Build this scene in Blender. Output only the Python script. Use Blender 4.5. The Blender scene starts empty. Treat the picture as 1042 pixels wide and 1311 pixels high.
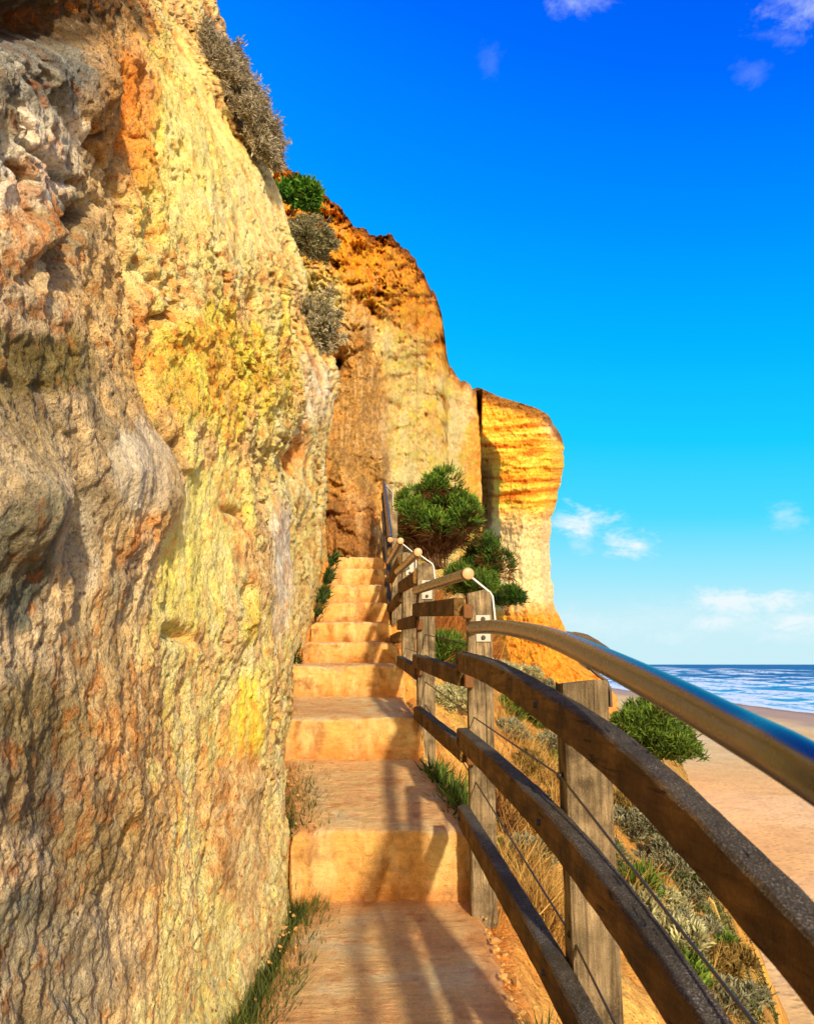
import bpy, bmesh, math, random
import numpy as np
from mathutils import Vector, Matrix

random.seed(7)
RNG = np.random.default_rng(7)
SC = bpy.context.scene
COL = SC.collection

# ------------------------------------------------------------------ camera model
F, CX, CY = 1000.0, 521.0, 655.5          # focal length and centre, in photo pixels
PITCH = math.atan2(195.0, F)
CP, SP = math.cos(PITCH), math.sin(PITCH)

def at(px, py, Y):
    """world point seen towards (px,py) at horizontal distance Y from the viewpoint"""
    u, v = (px - CX) / F, (CY - py) / F
    d = np.array([u, CP - v * SP, SP + v * CP])
    return d * (Y / d[1])

def re_of(px, py):
    p = at(px, py, 1.0)
    return p[0], p[2]

def proj(P):
    x, y, z = P[..., 0], P[..., 1], P[..., 2]
    dz = np.maximum(y * CP + z * SP, 1e-3)
    up = -y * SP + z * CP
    return CX + F * x / dz, CY - F * up / dz

# ------------------------------------------------------------------ noise
_perm = np.random.default_rng(3).permutation(256)
_perm = np.concatenate([_perm, _perm, _perm])
_g = np.array([[1,1,0],[-1,1,0],[1,-1,0],[-1,-1,0],[1,0,1],[-1,0,1],[1,0,-1],[-1,0,-1],
               [0,1,1],[0,-1,1],[0,1,-1],[0,-1,-1],[1,1,0],[-1,1,0],[0,-1,1],[0,-1,-1]], dtype=np.float32)

def perlin(x, y, z):
    x, y, z = np.broadcast_arrays(x, y, z)
    xi, yi, zi = np.floor(x).astype(np.int64), np.floor(y).astype(np.int64), np.floor(z).astype(np.int64)
    xf, yf, zf = (x - xi).astype(np.float32), (y - yi).astype(np.float32), (z - zi).astype(np.float32)
    xi &= 255; yi &= 255; zi &= 255
    u = xf*xf*xf*(xf*(xf*6-15)+10); v = yf*yf*yf*(yf*(yf*6-15)+10); w = zf*zf*zf*(zf*(zf*6-15)+10)
    def gr(dx, dy, dz):
        h = _perm[_perm[_perm[xi+dx]+yi+dy]+zi+dz] & 15
        g = _g[h]
        return g[..., 0]*(xf-dx) + g[..., 1]*(yf-dy) + g[..., 2]*(zf-dz)
    def lp(a, b, t): return a + t*(b-a)
    x00 = lp(gr(0,0,0), gr(1,0,0), u); x10 = lp(gr(0,1,0), gr(1,1,0), u)
    x01 = lp(gr(0,0,1), gr(1,0,1), u); x11 = lp(gr(0,1,1), gr(1,1,1), u)
    return lp(lp(x00, x10, v), lp(x01, x11, v), w)

def fbm(x, y, z, oct=4, gain=0.5, ridged=False):
    s = 0; a = 1.0; t = 0
    for i in range(oct):
        n = perlin(x + 17.3*i, y + 9.1*i, z + 5.7*i)
        if ridged: n = 1 - 2*np.abs(n)
        s = s + a*n; t += a
        a *= gain; x = x*2.03; y = y*2.03; z = z*2.03
    return s / t

def worley(x, y, seed=0):
    """2-D cells: distance to the nearest point, border measure and a random value for each cell"""
    xi, yi = np.floor(x).astype(np.int64), np.floor(y).astype(np.int64)
    f1 = np.full(x.shape, 9.0); f2 = np.full(x.shape, 9.0); val = np.zeros(x.shape)
    for dx in (-1, 0, 1):
        for dy in (-1, 0, 1):
            a, b = xi+dx, yi+dy
            h = _perm[(_perm[(a+seed) & 255] + b) & 255]
            jx, jy = _perm[h+17]/255.0, _perm[h+91]/255.0
            d = np.hypot(a+jx-x, b+jy-y)
            near = d < f1
            f2 = np.where(near, f1, np.minimum(f2, d)); val = np.where(near, h/255.0, val); f1 = np.where(near, d, f1)
    return f1, f2-f1, val

def sstep(a, b, x):
    t = np.clip((x - a) / (b - a), 0, 1)
    return t*t*(3-2*t)

def lin(c):
    c = np.asarray(c, dtype=float) / 255.0
    return np.where(c <= 0.04045, c/12.92, ((c+0.055)/1.055)**2.4)

def L4(c, k=1.0): return (*(lin(c)*k), 1.0)

def mixc(c, col, m): return c*(1-m[..., None]) + np.asarray(col)*m[..., None]

def blur(a, n):
    """separable box blur of a 2-D array"""
    for ax in (0, 1):
        p = [(0, 0), (0, 0)]; p[ax] = (n+1, n)
        c = np.cumsum(np.pad(a, p, mode='edge'), axis=ax)
        sl1 = [slice(None)]*2; sl2 = [slice(None)]*2
        sl1[ax] = slice(2*n+1, None); sl2[ax] = slice(0, -(2*n+1))
        a = (c[tuple(sl1)] - c[tuple(sl2)]) / (2*n+1)
    return a

# ------------------------------------------------------------------ object helpers
def tag(o, label=None, cat=None, group=None, kind=None):
    if label: o['label'] = label
    if cat: o['category'] = cat
    if group: o['group'] = group
    if kind: o['kind'] = kind
    return o

def empty(name, loc=(0, 0, 0)):
    o = bpy.data.objects.new(name, None); COL.objects.link(o)
    o.location = loc; o.empty_display_size = 0.2
    return o

def link(name, me, mat, parent=None):
    o = bpy.data.objects.new(name, me); COL.objects.link(o)
    if mat is not None: me.materials.append(mat)
    if parent is not None:
        o.parent = parent
        o.matrix_parent_inverse = Matrix.Translation(-Vector(parent.location))
    return o

def mesh_np(name, V, faces_list, cols=None, smooth=True):
    """V (n,3); faces_list: list of int arrays (k,3) or (k,4)"""
    me = bpy.data.meshes.new(name)
    V = np.asarray(V, dtype=np.float32).reshape(-1, 3)
    loops = np.concatenate([f.ravel() for f in faces_list]).astype(np.int32)
    tot = np.concatenate([np.full(len(f), f.shape[1]) for f in faces_list]).astype(np.int32)
    st = np.concatenate([[0], np.cumsum(tot)[:-1]]).astype(np.int32)
    me.vertices.add(len(V)); me.vertices.foreach_set('co', V.ravel())
    me.loops.add(len(loops)); me.loops.foreach_set('vertex_index', loops)
    me.polygons.add(len(tot)); me.polygons.foreach_set('loop_start', st); me.polygons.foreach_set('loop_total', tot)
    me.polygons.foreach_set('use_smooth', np.full(len(tot), smooth))
    me.update(calc_edges=True); me.validate()
    if cols is not None:
        a = me.color_attributes.new('Col', 'FLOAT_COLOR', 'POINT')
        cols = np.asarray(cols); k = cols.shape[-1]; c = np.ones((len(V), 4), dtype=np.float32); c[:, :k] = cols.reshape(-1, k)
        a.data.foreach_set('color', c.ravel())
    return me

def grid_faces(n, m, base=0):
    i = np.arange(n-1)[:, None]*m + np.arange(m-1)[None, :]
    i = i.ravel() + base
    return np.stack([i, i+1, i+m+1, i+m], axis=1)

def grid_obj(name, P, mat, cols=None, parent=None):
    n, m, _ = P.shape
    return link(name, mesh_np(name, P, [grid_faces(n, m)], cols), mat, parent)

def bm_obj(name, bm, mat, parent=None, smooth=False):
    me = bpy.data.meshes.new(name); bmesh.ops.recalc_face_normals(bm, faces=bm.faces[:])
    bm.to_mesh(me); bm.free()
    if smooth: me.polygons.foreach_set('use_smooth', np.full(len(me.polygons), True))
    return link(name, me, mat, parent)

def catmull(pts, n):
    pts = [np.asarray(p, float) for p in pts]
    P = [2*pts[0]-pts[1]] + pts + [2*pts[-1]-pts[-2]]
    out = []
    for i in range(1, len(P)-2):
        for k in range(n):
            t = k/n
            a, b, c, d = P[i-1], P[i], P[i+1], P[i+2]
            out.append(0.5*((2*b)+(-a+c)*t+(2*a-5*b+4*c-d)*t*t+(-a+3*b-3*c+d)*t**3))
    out.append(P[-2])
    return np.array(out)

def sweep(bm, path, prof, up=(0, 0, 1), cap=True, jitter=0.0):
    """sweep a closed profile [(side, up)] along a path"""
    path = np.asarray(path, float); up = np.asarray(up, float)
    rings = []
    for i, p in enumerate(path):
        t = path[min(i+1, len(path)-1)] - path[max(i-1, 0)]
        t /= np.linalg.norm(t)
        s = np.cross(t, up); s /= np.linalg.norm(s)
        w = np.cross(s, t)
        ring = []
        for a, b in prof:
            q = p + s*a + w*b
            if jitter: q = q + RNG.normal(0, jitter, 3)
            ring.append(bm.verts.new(q))
        rings.append(ring)
    k = len(prof)
    for r0, r1 in zip(rings[:-1], rings[1:]):
        for j in range(k):
            bm.faces.new((r0[j], r0[(j+1) % k], r1[(j+1) % k], r1[j]))
    if cap:
        bm.faces.new(rings[0][::-1]); bm.faces.new(rings[-1])
    return rings

def circ(r, n=16): return [(r*math.cos(2*math.pi*i/n), r*math.sin(2*math.pi*i/n)) for i in range(n)]
def rect(w, h, b=0.004):
    w /= 2; h /= 2
    return [(-w+b, -h), (w-b, -h), (w, -h+b), (w, h-b), (w-b, h), (-w+b, h), (-w, h-b), (-w, -h+b)]

# ------------------------------------------------------------------ node helper
class NT:
    def __init__(s, nt): s.nt = nt; s.n = nt.nodes; s.l = nt.links
    def new(s, t, **kw):
        nd = s.n.new(t)
        for k, v in kw.items(): setattr(nd, k, v)
        return nd
    def con(s, a, b):
        s.l.new(a, b)
    def setin(s, sock, v):
        if isinstance(v, bpy.types.NodeSocket): s.l.new(v, sock)
        else: sock.default_value = v
    def math(s, op, a, b=None, c=None, clamp=False):
        nd = s.new('ShaderNodeMath', operation=op, use_clamp=clamp)
        s.setin(nd.inputs[0], a)
        if b is not None: s.setin(nd.inputs[1], b)
        if c is not None: s.setin(nd.inputs[2], c)
        return nd.outputs[0]
    def mix(s, f, a, b, mode='MIX'):
        nd = s.new('ShaderNodeMix', data_type='RGBA', blend_type=mode)
        s.setin(nd.inputs[0], f); s.setin(nd.inputs[6], a); s.setin(nd.inputs[7], b)
        return nd.outputs[2]
    def ramp(s, f, els):
        nd = s.new('ShaderNodeValToRGB')
        cr = nd.color_ramp
        while len(cr.elements) < len(els): cr.elements.new(0.5)
        for e, (p, c) in zip(cr.elements, els):
            e.position = p; e.color = c if len(c) == 4 else (*c, 1)
        s.setin(nd.inputs[0], f)
        return nd.outputs[0]
    def coords(s, scale=(1, 1, 1), which='Object', rot=(0, 0, 0)):
        tc = s.new('ShaderNodeTexCoord'); mp = s.new('ShaderNodeMapping')
        mp.inputs['Scale'].default_value = scale; mp.inputs['Rotation'].default_value = rot
        s.l.new(tc.outputs[which], mp.inputs[0])
        return mp.outputs[0]
    def noise(s, vec, scale, detail=4, rough=0.55, dist=0.0):
        nd = s.new('ShaderNodeTexNoise')
        nd.inputs['Scale'].default_value = scale; nd.inputs['Detail'].default_value = detail
        nd.inputs['Roughness'].default_value = rough; nd.inputs['Distortion'].default_value = dist
        s.l.new(vec, nd.inputs['Vector'])
        return nd.outputs['Fac']
    def vor(s, vec, scale, feat='F1', rnd=1.0):
        nd = s.new('ShaderNodeTexVoronoi', feature=feat)
        nd.inputs['Scale'].default_value = scale; nd.inputs['Randomness'].default_value = rnd
        s.l.new(vec, nd.inputs['Vector'])
        return nd.outputs['Distance']

def material(name, rough=0.9, spec=0.2, metallic=0.0):
    m = bpy.data.materials.new(name); m.use_nodes = True
    t = NT(m.node_tree); t.n.clear()
    out = t.new('ShaderNodeOutputMaterial'); b = t.new('ShaderNodeBsdfPrincipled')
    t.con(b.outputs[0], out.inputs[0])
    b.inputs['Roughness'].default_value = rough; b.inputs['Specular IOR Level'].default_value = spec
    b.inputs['Metallic'].default_value = metallic
    return m, t, b

def bump(t, b, h, strength=0.5, dist=0.01, prev=None):
    nd = t.new('ShaderNodeBump'); nd.inputs['Strength'].default_value = strength; nd.inputs['Distance'].default_value = dist
    t.setin(nd.inputs['Height'], h)
    if prev is not None: t.con(prev, nd.inputs['Normal'])
    t.con(nd.outputs[0], b.inputs['Normal'])
    return nd.outputs[0]

def vcol(t):
    nd = t.new('ShaderNodeVertexColor'); nd.layer_name = 'Col'
    return nd.outputs[0]

def rock_mat(name, s, d, stretch=(1, 1, 1), var=0.5, bs=0.7):
    """vertex-coloured rock with fine mottling, pits and bump; s = feature scale, d = bump depth in m"""
    m, t, b = material(name, 0.95, 0.10)
    v = t.coords(stretch)
    n1 = t.noise(v, 2.6*s, 6, 0.7, 0.2); n2 = t.noise(v, 12.0*s, 5, 0.74, 0.1); n3 = t.noise(v, 34.0*s, 3, 0.65)
    vo = t.vor(v, 11.0*s)
    vc = t.new('ShaderNodeVertexColor'); vc.layer_name = 'Col'; al = vc.outputs[1]
    f = t.math('ADD', t.math('MULTIPLY', t.math('SUBTRACT', n1, 0.5), t.math('MULTIPLY', al, 2.0*var)), 1.10)
    f2 = t.math('ADD', t.math('MULTIPLY', t.math('SUBTRACT', n2, 0.5), t.math('MULTIPLY', al, 3.2*var)), 1.06)
    f3 = t.math('ADD', t.math('MULTIPLY', t.math('SUBTRACT', n3, 0.5), t.math('MULTIPLY', al, 2.6*var)), 1.0)
    c = t.mix(1.0, vc.outputs[0], t.math('MAXIMUM', t.math('MULTIPLY', t.math('MULTIPLY', f, f2), f3), 0.05), 'MULTIPLY')
    dark = t.ramp(t.math('ADD', t.math('MULTIPLY', n2, 0.7), t.math('MULTIPLY', n3, 0.3)), [(0.36, (1, 1, 1)), (0.43, (0, 0, 0))])
    c = t.mix(t.math('MULTIPLY', dark, t.math('MULTIPLY', al, 0.8*min(1, var*1.6))), c, L4((86, 56, 24)))
    pit = t.math('MULTIPLY', t.ramp(vo, [(0.14, (1, 1, 1)), (0.26, (0, 0, 0))]), t.ramp(n1, [(0.50, (0, 0, 0)), (0.57, (1, 1, 1))]))
    c = t.mix(t.math('MULTIPLY', pit, t.math('MULTIPLY', al, 0.75)), c, L4((84, 50, 20)))
    t.con(c, b.inputs['Base Color'])
    h = t.math('ADD', t.math('MULTIPLY', n1, 0.55), t.math('ADD', t.math('MULTIPLY', n2, 0.8), t.math('ADD', t.math('MULTIPLY', n3, 0.4), t.math('MULTIPLY', t.math('MINIMUM', vo, 0.3), 0.6))))
    bump(t, b, t.math('MULTIPLY', h, al), bs, d)
    return m

# ================================================================== RENDER / WORLD / SUN
SC.render.engine = 'CYCLES'
SC.cycles.max_bounces = 4; SC.cycles.diffuse_bounces = 2; SC.cycles.glossy_bounces = 2; SC.cycles.transmission_bounces = 2; SC.cycles.caustics_reflective = False; SC.cycles.caustics_refractive = False
SC.view_settings.view_transform = 'Standard'; SC.view_settings.look = 'None'
SC.view_settings.exposure = 0; SC.view_settings.gamma = 1
SUN_AZ, SUN_EL = math.radians(13.5), math.radians(21)
SUN = Vector((math.sin(SUN_AZ)*math.cos(SUN_EL), -math.cos(SUN_AZ)*math.cos(SUN_EL), math.sin(SUN_EL)))

def build_world():
    w = bpy.data.worlds.new("World"); SC.world = w; w.use_nodes = True
    t = NT(w.node_tree); t.n.clear()
    out = t.new('ShaderNodeOutputWorld'); bg = t.new('ShaderNodeBackground'); t.con(bg.outputs[0], out.inputs[0])
    tc = t.new('ShaderNodeTexCoord'); sep = t.new('ShaderNodeSeparateXYZ')
    nrm = t.new('ShaderNodeVectorMath', operation='NORMALIZE'); t.con(tc.outputs['Generated'], nrm.inputs[0])
    t.con(nrm.outputs[0], sep.inputs[0])
    X, Y, Z = sep.outputs
    el = t.math('ADD', Z, t.math('MULTIPLY', X, t.math('MULTIPLY', Z, 0.42)))
    k = 1.0
    deep = t.ramp(el, [(0.0, L4((206, 240, 248))), (0.06, L4((202, 241, 250))), (0.12, L4((156, 234, 255))), (0.20, L4((78, 220, 255))),
                       (0.30, L4((24, 206, 255))), (0.42, L4((2, 182, 255))), (0.56, L4((0, 146, 255))), (0.70, L4((0, 108, 255))),
                       (0.85, L4((0, 76, 240))), (1.0, L4((0, 56, 214)))])
    # clouds: soft puffs at real directions, broken by noise
    Yp = t.math('MAXIMUM', Y, 0.05)
    r = t.math('DIVIDE', X, Yp); e = t.math('DIVIDE', Z, Yp)
    nv = t.new('ShaderNodeMapping'); nv.inputs['Scale'].default_value = (1, 1, 1.9)
    t.con(nrm.outputs[0], nv.inputs[0])
    n = t.noise(nv.outputs[0], 20, 6, 0.66, 0.5); nf = t.noise(nv.outputs[0], 80, 4, 0.65, 0.3)
    nn = t.math('ADD', t.math('MULTIPLY', n, 0.7), t.math('MULTIPLY', nf, 0.3))
    total = None
    for (px, py, rx, ry, st) in [(738, 671, 48, 17, 1.15), (812, 698, 34, 13, 1.1), (742, 698, 14, 9, .45), (930, 771, 44, 14, 1.2), (905, 797, 34, 10, 1.1),
                                 (990, 772, 32, 12, 1.3), (1022, 797, 48, 14, 1.2), (1000, 815, 40, 9, .5), (960, 803, 60, 10, .35), (865, 815, 40, 10, .4), (755, 800, 90, 16, .4), (850, 790, 90, 20, .25),
                                 (1000, 660, 22, 14, .40), (1034, 14, 50, 34, 0.48), (1006, 48, 30, 14, 0.18), (958, 90, 22, 14, 0.10), (748, 4, 30, 16, 0.40), (628, 80, 14, 22, 0.07)]:
        r0, e0 = re_of(px, py); r1, _ = re_of(px+rx, py); _, e1 = re_of(px, py-ry)
        a = t.math('DIVIDE', t.math('SUBTRACT', r, r0), r1-r0); c = t.math('DIVIDE', t.math('SUBTRACT', e, e0), e1-e0)
        d = t.math('SQRT', t.math('ADD', t.math('MULTIPLY', a, a), t.math('MULTIPLY', c, c)))
        g = t.math('SUBTRACT', 1.45, t.math('MULTIPLY', d, 0.95))
        g = t.math('ADD', g, t.math('MULTIPLY', t.math('SUBTRACT', nn, 0.5), 5.2))
        sm = t.new('ShaderNodeMapRange', interpolation_type='SMOOTHSTEP'); t.con(g, sm.inputs[0])
        sm.inputs[1].default_value = 0.0; sm.inputs[2].default_value = 1.9; sm.inputs[4].default_value = st
        sm = sm.outputs[0]
        total = sm if total is None else t.math('MAXIMUM', total, sm)
    total = t.math('MULTIPLY', total, t.math('GREATER_THAN', Y, 0.06))
    total = t.math('MULTIPLY', total, 0.95, clamp=True)
    deep = t.mix(total, deep, L4((236, 250, 255)))
    # physically bright daylight sky on the sunward side
    sky = t.new('ShaderNodeTexSky', sky_type='NISHITA', sun_disc=False)
    sky.sun_elevation = SUN_EL; sky.sun_rotation = math.pi - SUN_AZ
    sky.air_density = 1.0; sky.dust_density = 2.0; sky.ozone_density = 1.0
    ns = t.mix(1.0, sky.outputs[0], (0.13, 0.115, 0.10, 1), 'MULTIPLY')
    dt = t.new('ShaderNodeVectorMath', operation='DOT_PRODUCT'); t.con(nrm.outputs[0], dt.inputs[0])
    dt.inputs[1].default_value = (math.sin(SUN_AZ), -math.cos(SUN_AZ), 0)
    mr = t.new('ShaderNodeMapRange', interpolation_type='SMOOTHSTEP'); t.con(dt.outputs['Value'], mr.inputs[0])
    mr.inputs[1].default_value = -0.15; mr.inputs[2].default_value = 0.55
    c = t.mix(mr.outputs[0], deep, ns)
    t.con(c, bg.inputs[0]); bg.inputs[1].default_value = 1.0

build_world()
sl = bpy.data.lights.new('sun', 'SUN'); sl.energy = 5.0; sl.angle = math.radians(1.8); sl.color = (1.0, 0.86, 0.66)
so = bpy.data.objects.new('sun', sl); COL.objects.link(so)
so.rotation_euler = SUN.to_track_quat('Z', 'Y').to_euler(); so.location = (10, -20, 20)

cam = bpy.data.cameras.new('camera'); co = bpy.data.objects.new('camera', cam); COL.objects.link(co)
cam.sensor_fit = 'VERTICAL'; cam.sensor_height = 24.0; cam.lens = 24.0*F/1311.0
cam.clip_start = 0.02; cam.clip_end = 60000
co.location = (0, 0, 0); co.rotation_euler = (math.pi/2 + PITCH, 0, 0)
cam.dof.use_dof = True; cam.dof.focus_distance = 4.5; cam.dof.aperture_fstop = 8.0
SC.camera = co

# ================================================================== STAIR PROFILE
# (Y of riser, z foot, z lip, x left, x right)
RISERS = [(-0.75, -1.68, -1.46, -0.72, 0.36), (0.55, -1.42, -1.21, -0.62, 0.36), (1.75, -1.19, -0.985, -0.46, 0.33), (3.38, -0.925, -0.660, -0.47, 0.295), (4.42, -0.490, -0.286, -0.69, 0.085), (5.48, -0.210, -0.004, -0.86, -0.03),
          (6.15, 0.010, 0.168, -0.80, -0.085), (6.62, 0.180, 0.352, -0.80, -0.135), (7.00, 0.362, 0.547, -0.80, -0.165),
          (7.35, 0.557, 0.738, -0.80, -0.195), (7.72, 0.748, 0.933, -0.80, -0.225), (8.10, 0.943, 1.105, -0.80, -0.25)]
END_Y = 9.6
RY = np.array([r[0] for r in RISERS] + [END_Y])
def tread_z(Y):
    Y = np.asarray(Y, float); z = np.full(Y.shape, RISERS[0][1])
    for i, r in enumerate(RISERS):
        y1 = RISERS[i+1][0] if i+1 < len(RISERS) else END_Y
        zb = RISERS[i+1][1] if i+1 < len(RISERS) else r[2] + 0.02
        t = np.clip((Y - r[0])/(y1 - r[0]), 0, 1)
        z = np.where(Y >= r[0], r[2] + t*(zb - r[2]), z)
    return z
def stair_r(Y): return np.interp(Y, RY, [r[4] for r in RISERS] + [-0.3])
def stair_l(Y): return np.interp(Y, RY, [r[3] for r in RISERS] + [-0.8])

# ================================================================== NEAR CLIFF WALL
C_CREAM, C_YEL, C_GREY, C_DGREY = lin((244, 214, 150)), lin((248, 196, 82)), lin((164, 152, 114)), lin((98, 90, 66))
C_ORA, C_BRN, C_BLUE, C_OLIVE = lin((218, 142, 50)), lin((122, 80, 36)), lin((184, 184, 178)), lin((116, 110, 70))

WALL_B = ([-4, -1, 0, 1, 2.3, 3.1, 3.5, 4.4, 5.5, 6.2, 7, 8.4, 9.0, 9.5, 10.2], [-1.1, -0.9, -0.8, -0.68, -0.57, -0.50, -0.54, -0.70, -0.87, -0.83, -0.80, -0.84, -1.05, -1.6, -3.0])
WALL_P = ([-4, -1.2, -0.4, 0.2, 1.0, 1.6, 2.3, 2.75, 3.3, 4.1, 5.1, 6.8, 9, 14], [0.35, 0.02, 0.0, -0.02, -0.02, -0.02, -0.02, -0.06, -0.33, -0.53, -0.83, -1.52, -2.6, -5.4])

def build_near_cliff():
    u = np.concatenate([np.linspace(-2.5, -0.2, 40, endpoint=False), np.linspace(-0.2, 0.9, 130, endpoint=False), np.linspace(0.9**-0.5, 7.2**-0.5, 620, endpoint=False)**-2.0, np.linspace(7.2, 10.4, 70)])
    e = np.concatenate([np.linspace(-1.3, -0.5, 30, endpoint=False), np.linspace(-0.5, 1.06, 760, endpoint=False), np.linspace(1.06, 1.7, 40)])
    Y, E = np.meshgrid(u, e, indexing='ij')
    Z = E*np.maximum(Y, 2.2)
    # profile in height, its scale following the stair rise and the far end of the wall
    prof = np.interp(Z*7.0/np.clip(Y, 5.0, 8.5), *WALL_P)
    near = sstep(5.0, 1.0, Y)
    prof = prof*(1-0.35*near) + near*(-0.10*np.maximum(Z-0.2, 0) - 0.03*np.maximum(Z, 0)**2 + 0.05)
    X = np.interp(Y, *WALL_B) + prof
    B = np.stack([X, Y, Z], -1)
    px, py = proj(B)
    px = px + 26*fbm(Y*1.1, Z*1.1, 3.0, 3); py = py + 30*fbm(Y*1.1+9, Z*1.1, 7.0, 3)
    low = sstep(1.0, 0.1, Z)                      # lower wall: draped vertical flow lines
    # ---- displacement
    wx = 0.25*fbm(Y*0.9+4, Z*0.9, 1.3, 3)
    big = fbm(Y*0.55+2, Z*0.5+7, 0.4, 3)*0.15*sstep(-1.2, 1.4, Z)*sstep(0.8, 3.5, Y+0.4)
    med = fbm(Y*1.9+wx*2, Z*1.5, 2.2, 5, 0.52)*(0.06+0.06*sstep(1.0, 3.5, Y))
    rid = (fbm((Y+0.16*Z)*2.6+wx*3, Z*0.75, 4.4, 4, 0.6, True)-0.35)*0.05
    fine = fbm(Y*7, Z*6, 8.1, 6, 0.68)*(0.040+0.030*sstep(1.0, 3.5, Y)) + fbm(Y*30, Z*26, 4.1, 3, 0.7)*0.022
    wy, wz = Y + 0.10*fbm(Y*3, Z*3, 1.0, 4, 0.6), Z + 0.12*fbm(Y*3, Z*3, 5.0, 4, 0.6)
    f1, bd, cv = worley((wy+0.2*wz)*3.6, wz*2.4); g1, gd, gv = worley(wy*11, wz*8, 40)
    plate = (cv-0.5)*0.032*sstep(0.0, 0.12, bd) - 0.028*sstep(0.09, 0.0, bd)*sstep(-0.1, 0.2, fbm(Y*1.3, Z*1.3, 9.0, 3)) + (gv-0.5)*0.010
    sdir = Y + (0.35 - 0.12*Y)*Z*low               # flow lines splay towards the viewer at the foot
    stri = (fbm(sdir*15 + wx*5, Z*0.9, 6.6, 5, 0.68, True)-0.3)*0.026
    pm = sstep(-0.05, 0.16, fbm(Y*1.4+11, Z*1.2+3, 5.5, 3)); pitn = fbm(Y*14+3*wx, Z*11, 9.9, 3, 0.6); pitn2 = fbm(Y*32+3*wx, Z*25, 2.9, 2, 0.6)
    smoothpatch = np.zeros_like(Y)
    def blob(cx, cy, rx, ry, a=0.0):
        c, s = math.cos(math.radians(a)), math.sin(math.radians(a))
        dx, dy = px-cx, py-cy
        q = ((dx*c+dy*s)/rx)**2 + ((-dx*s+dy*c)/ry)**2
        return np.exp(-q*1.3)
    for b in [(250, 200, 85, 140, -12), (300, 280, 70, 70, 0), (250, 690, 50, 130, 8), (310, 930, 30, 80, 0), (150, 610, 60, 70, 0), (40, 650, 50, 60, 0), (120, 810, 60, 60, 0), (350, 740, 20, 110, 4)]: smoothpatch = np.maximum(smoothpatch, blob(*b))
    rough = (1 - 0.70*sstep(0.15, 0.75, smoothpatch + 0.6*fbm(Y*3, Z*3, 7.7, 4)*sstep(0.02, 0.3, smoothpatch)))
    pits = -(sstep(0.08, 0.30, pitn)*0.065 + sstep(0.12, 0.36, pitn2)*0.028)*(0.2+0.8*pm)*rough*(1-0.55*low)
    D = big + med*(0.55+0.45*rough) + rid*(0.40+0.10*low)*rough + 0.8*fine*rough*(1-0.55*low) + plate*rough*(1-0.7*low) + stri*(0.10+0.38*low) + fbm(Y*20, Z*17, 14.1, 4, 0.72)*0.016*low + pits
    # named hollows and ledges of the face: (px, py, rx, ry, tilt, depth)
    for (a, b_, rx, ry, ang, dp) in [(78, 292, 46, 13, -38, -0.20), (62, 325, 13, 38, 12, -0.13), (30, 300, 42, 30, 0, 0.04), (208, 405, 20, 7, -8, -0.05), (50, 205, 62, 7, 32, -0.07), (215, 585, 9, 34, 15, -0.05),
                                 (232, 812, 22, 12, 14, -0.05), (298, 770, 9, 26, 0, -0.07), (292, 660, 12, 6, 30, -0.035), (195, 640, 30, 90, 12, 0.05), (150, 600, 60, 70, 0, 0.06), (382, 585, 26, 34, 15, -0.16), (300, 785, 12, 40, 0, 0.05),
                                 (20, 640, 50, 80, 0, 0.08), (95, 690, 16, 90, -10, -0.05), (130, 1150, 8, 20, 15, -0.06), (155, 1075, 9, 18, 10, -0.05), (345, 600, 12, 90, 0, -0.05), (272, 1110, 8, 70, 8, -0.06), (190, 470, 14, 60, 12, -0.03),
                                 (110, 100, 60, 60, 0, 0.06), (160, 130, 14, 90, -8, -0.04), (20, 20, 70, 35, 0, -0.12), (300, 160, 16, 70, -25, -0.06), (320, 900, 26, 90, 0, 0.035), (420, 470, 14, 34, 0, 0.05), (395, 520, 10, 60, 8, -0.07), (180, 330, 9, 70, 5, -0.03)]:
        D = D + dp*blob(a, b_, rx, ry, ang)
    keep = sstep(-0.55, 0.9, Z - tread_z(np.clip(Y, -0.7, 9)))   # calmer near the steps
    X2 = X + D*(0.45+0.55*keep)
    Z2 = Z - 0.04*sstep(0.1, 1.0, keep)*fbm(Y*3+5, Z*3, 1.1, 3) - 0.25*np.minimum(pits, 0)
    Yd = Y + 0.05*fbm(Y*2.2+8, Z*2.2, 3.3, 3)*sstep(1.0, 3.0, Y)
    P = np.stack([X2, Yd, Z2], -1)
    # ---- colour of the stone
    n1 = fbm(Y*0.8+3, Z*0.6, 2.0, 4); n2 = fbm(Y*2.6+8, Z*1.7, 5.0, 5, 0.6); n3 = fbm(Y*9, Z*6, 1.0, 4, 0.6); n4 = fbm(sdir*16, Z*0.8, 3.0, 4, 0.6); n5 = fbm(Y*24, Z*17, 6.0, 4, 0.68)
    c = np.ones(P.shape)*C_CREAM
    c = mixc(c, C_YEL, 0.75*sstep(-0.15, 0.28, n2+0.25*n3))
    c = mixc(c, C_GREY, 0.62*sstep(0.02, 0.28, n1*0.6+0.7*fbm(Y*2.1+20, Z*1.5+4, 9.0, 5, 0.6)))
    c = mixc(c, C_ORA, 0.40*sstep(0.14, 0.36, fbm(Y*3.2+31, Z*2.0+4, 2.0, 5, 0.6)))
    c = mixc(c, C_GREY, 0.6*low*sstep(-0.05, 0.3, n4)); c = mixc(c, C_CREAM, 0.55*low*sstep(-0.1, -0.35, n4)); c = mixc(c, lin((228, 180, 104)), 0.4*low*sstep(0.16, 0.36, fbm(sdir*7+5, Z*0.7, 8.0, 4, 0.6)))
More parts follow.
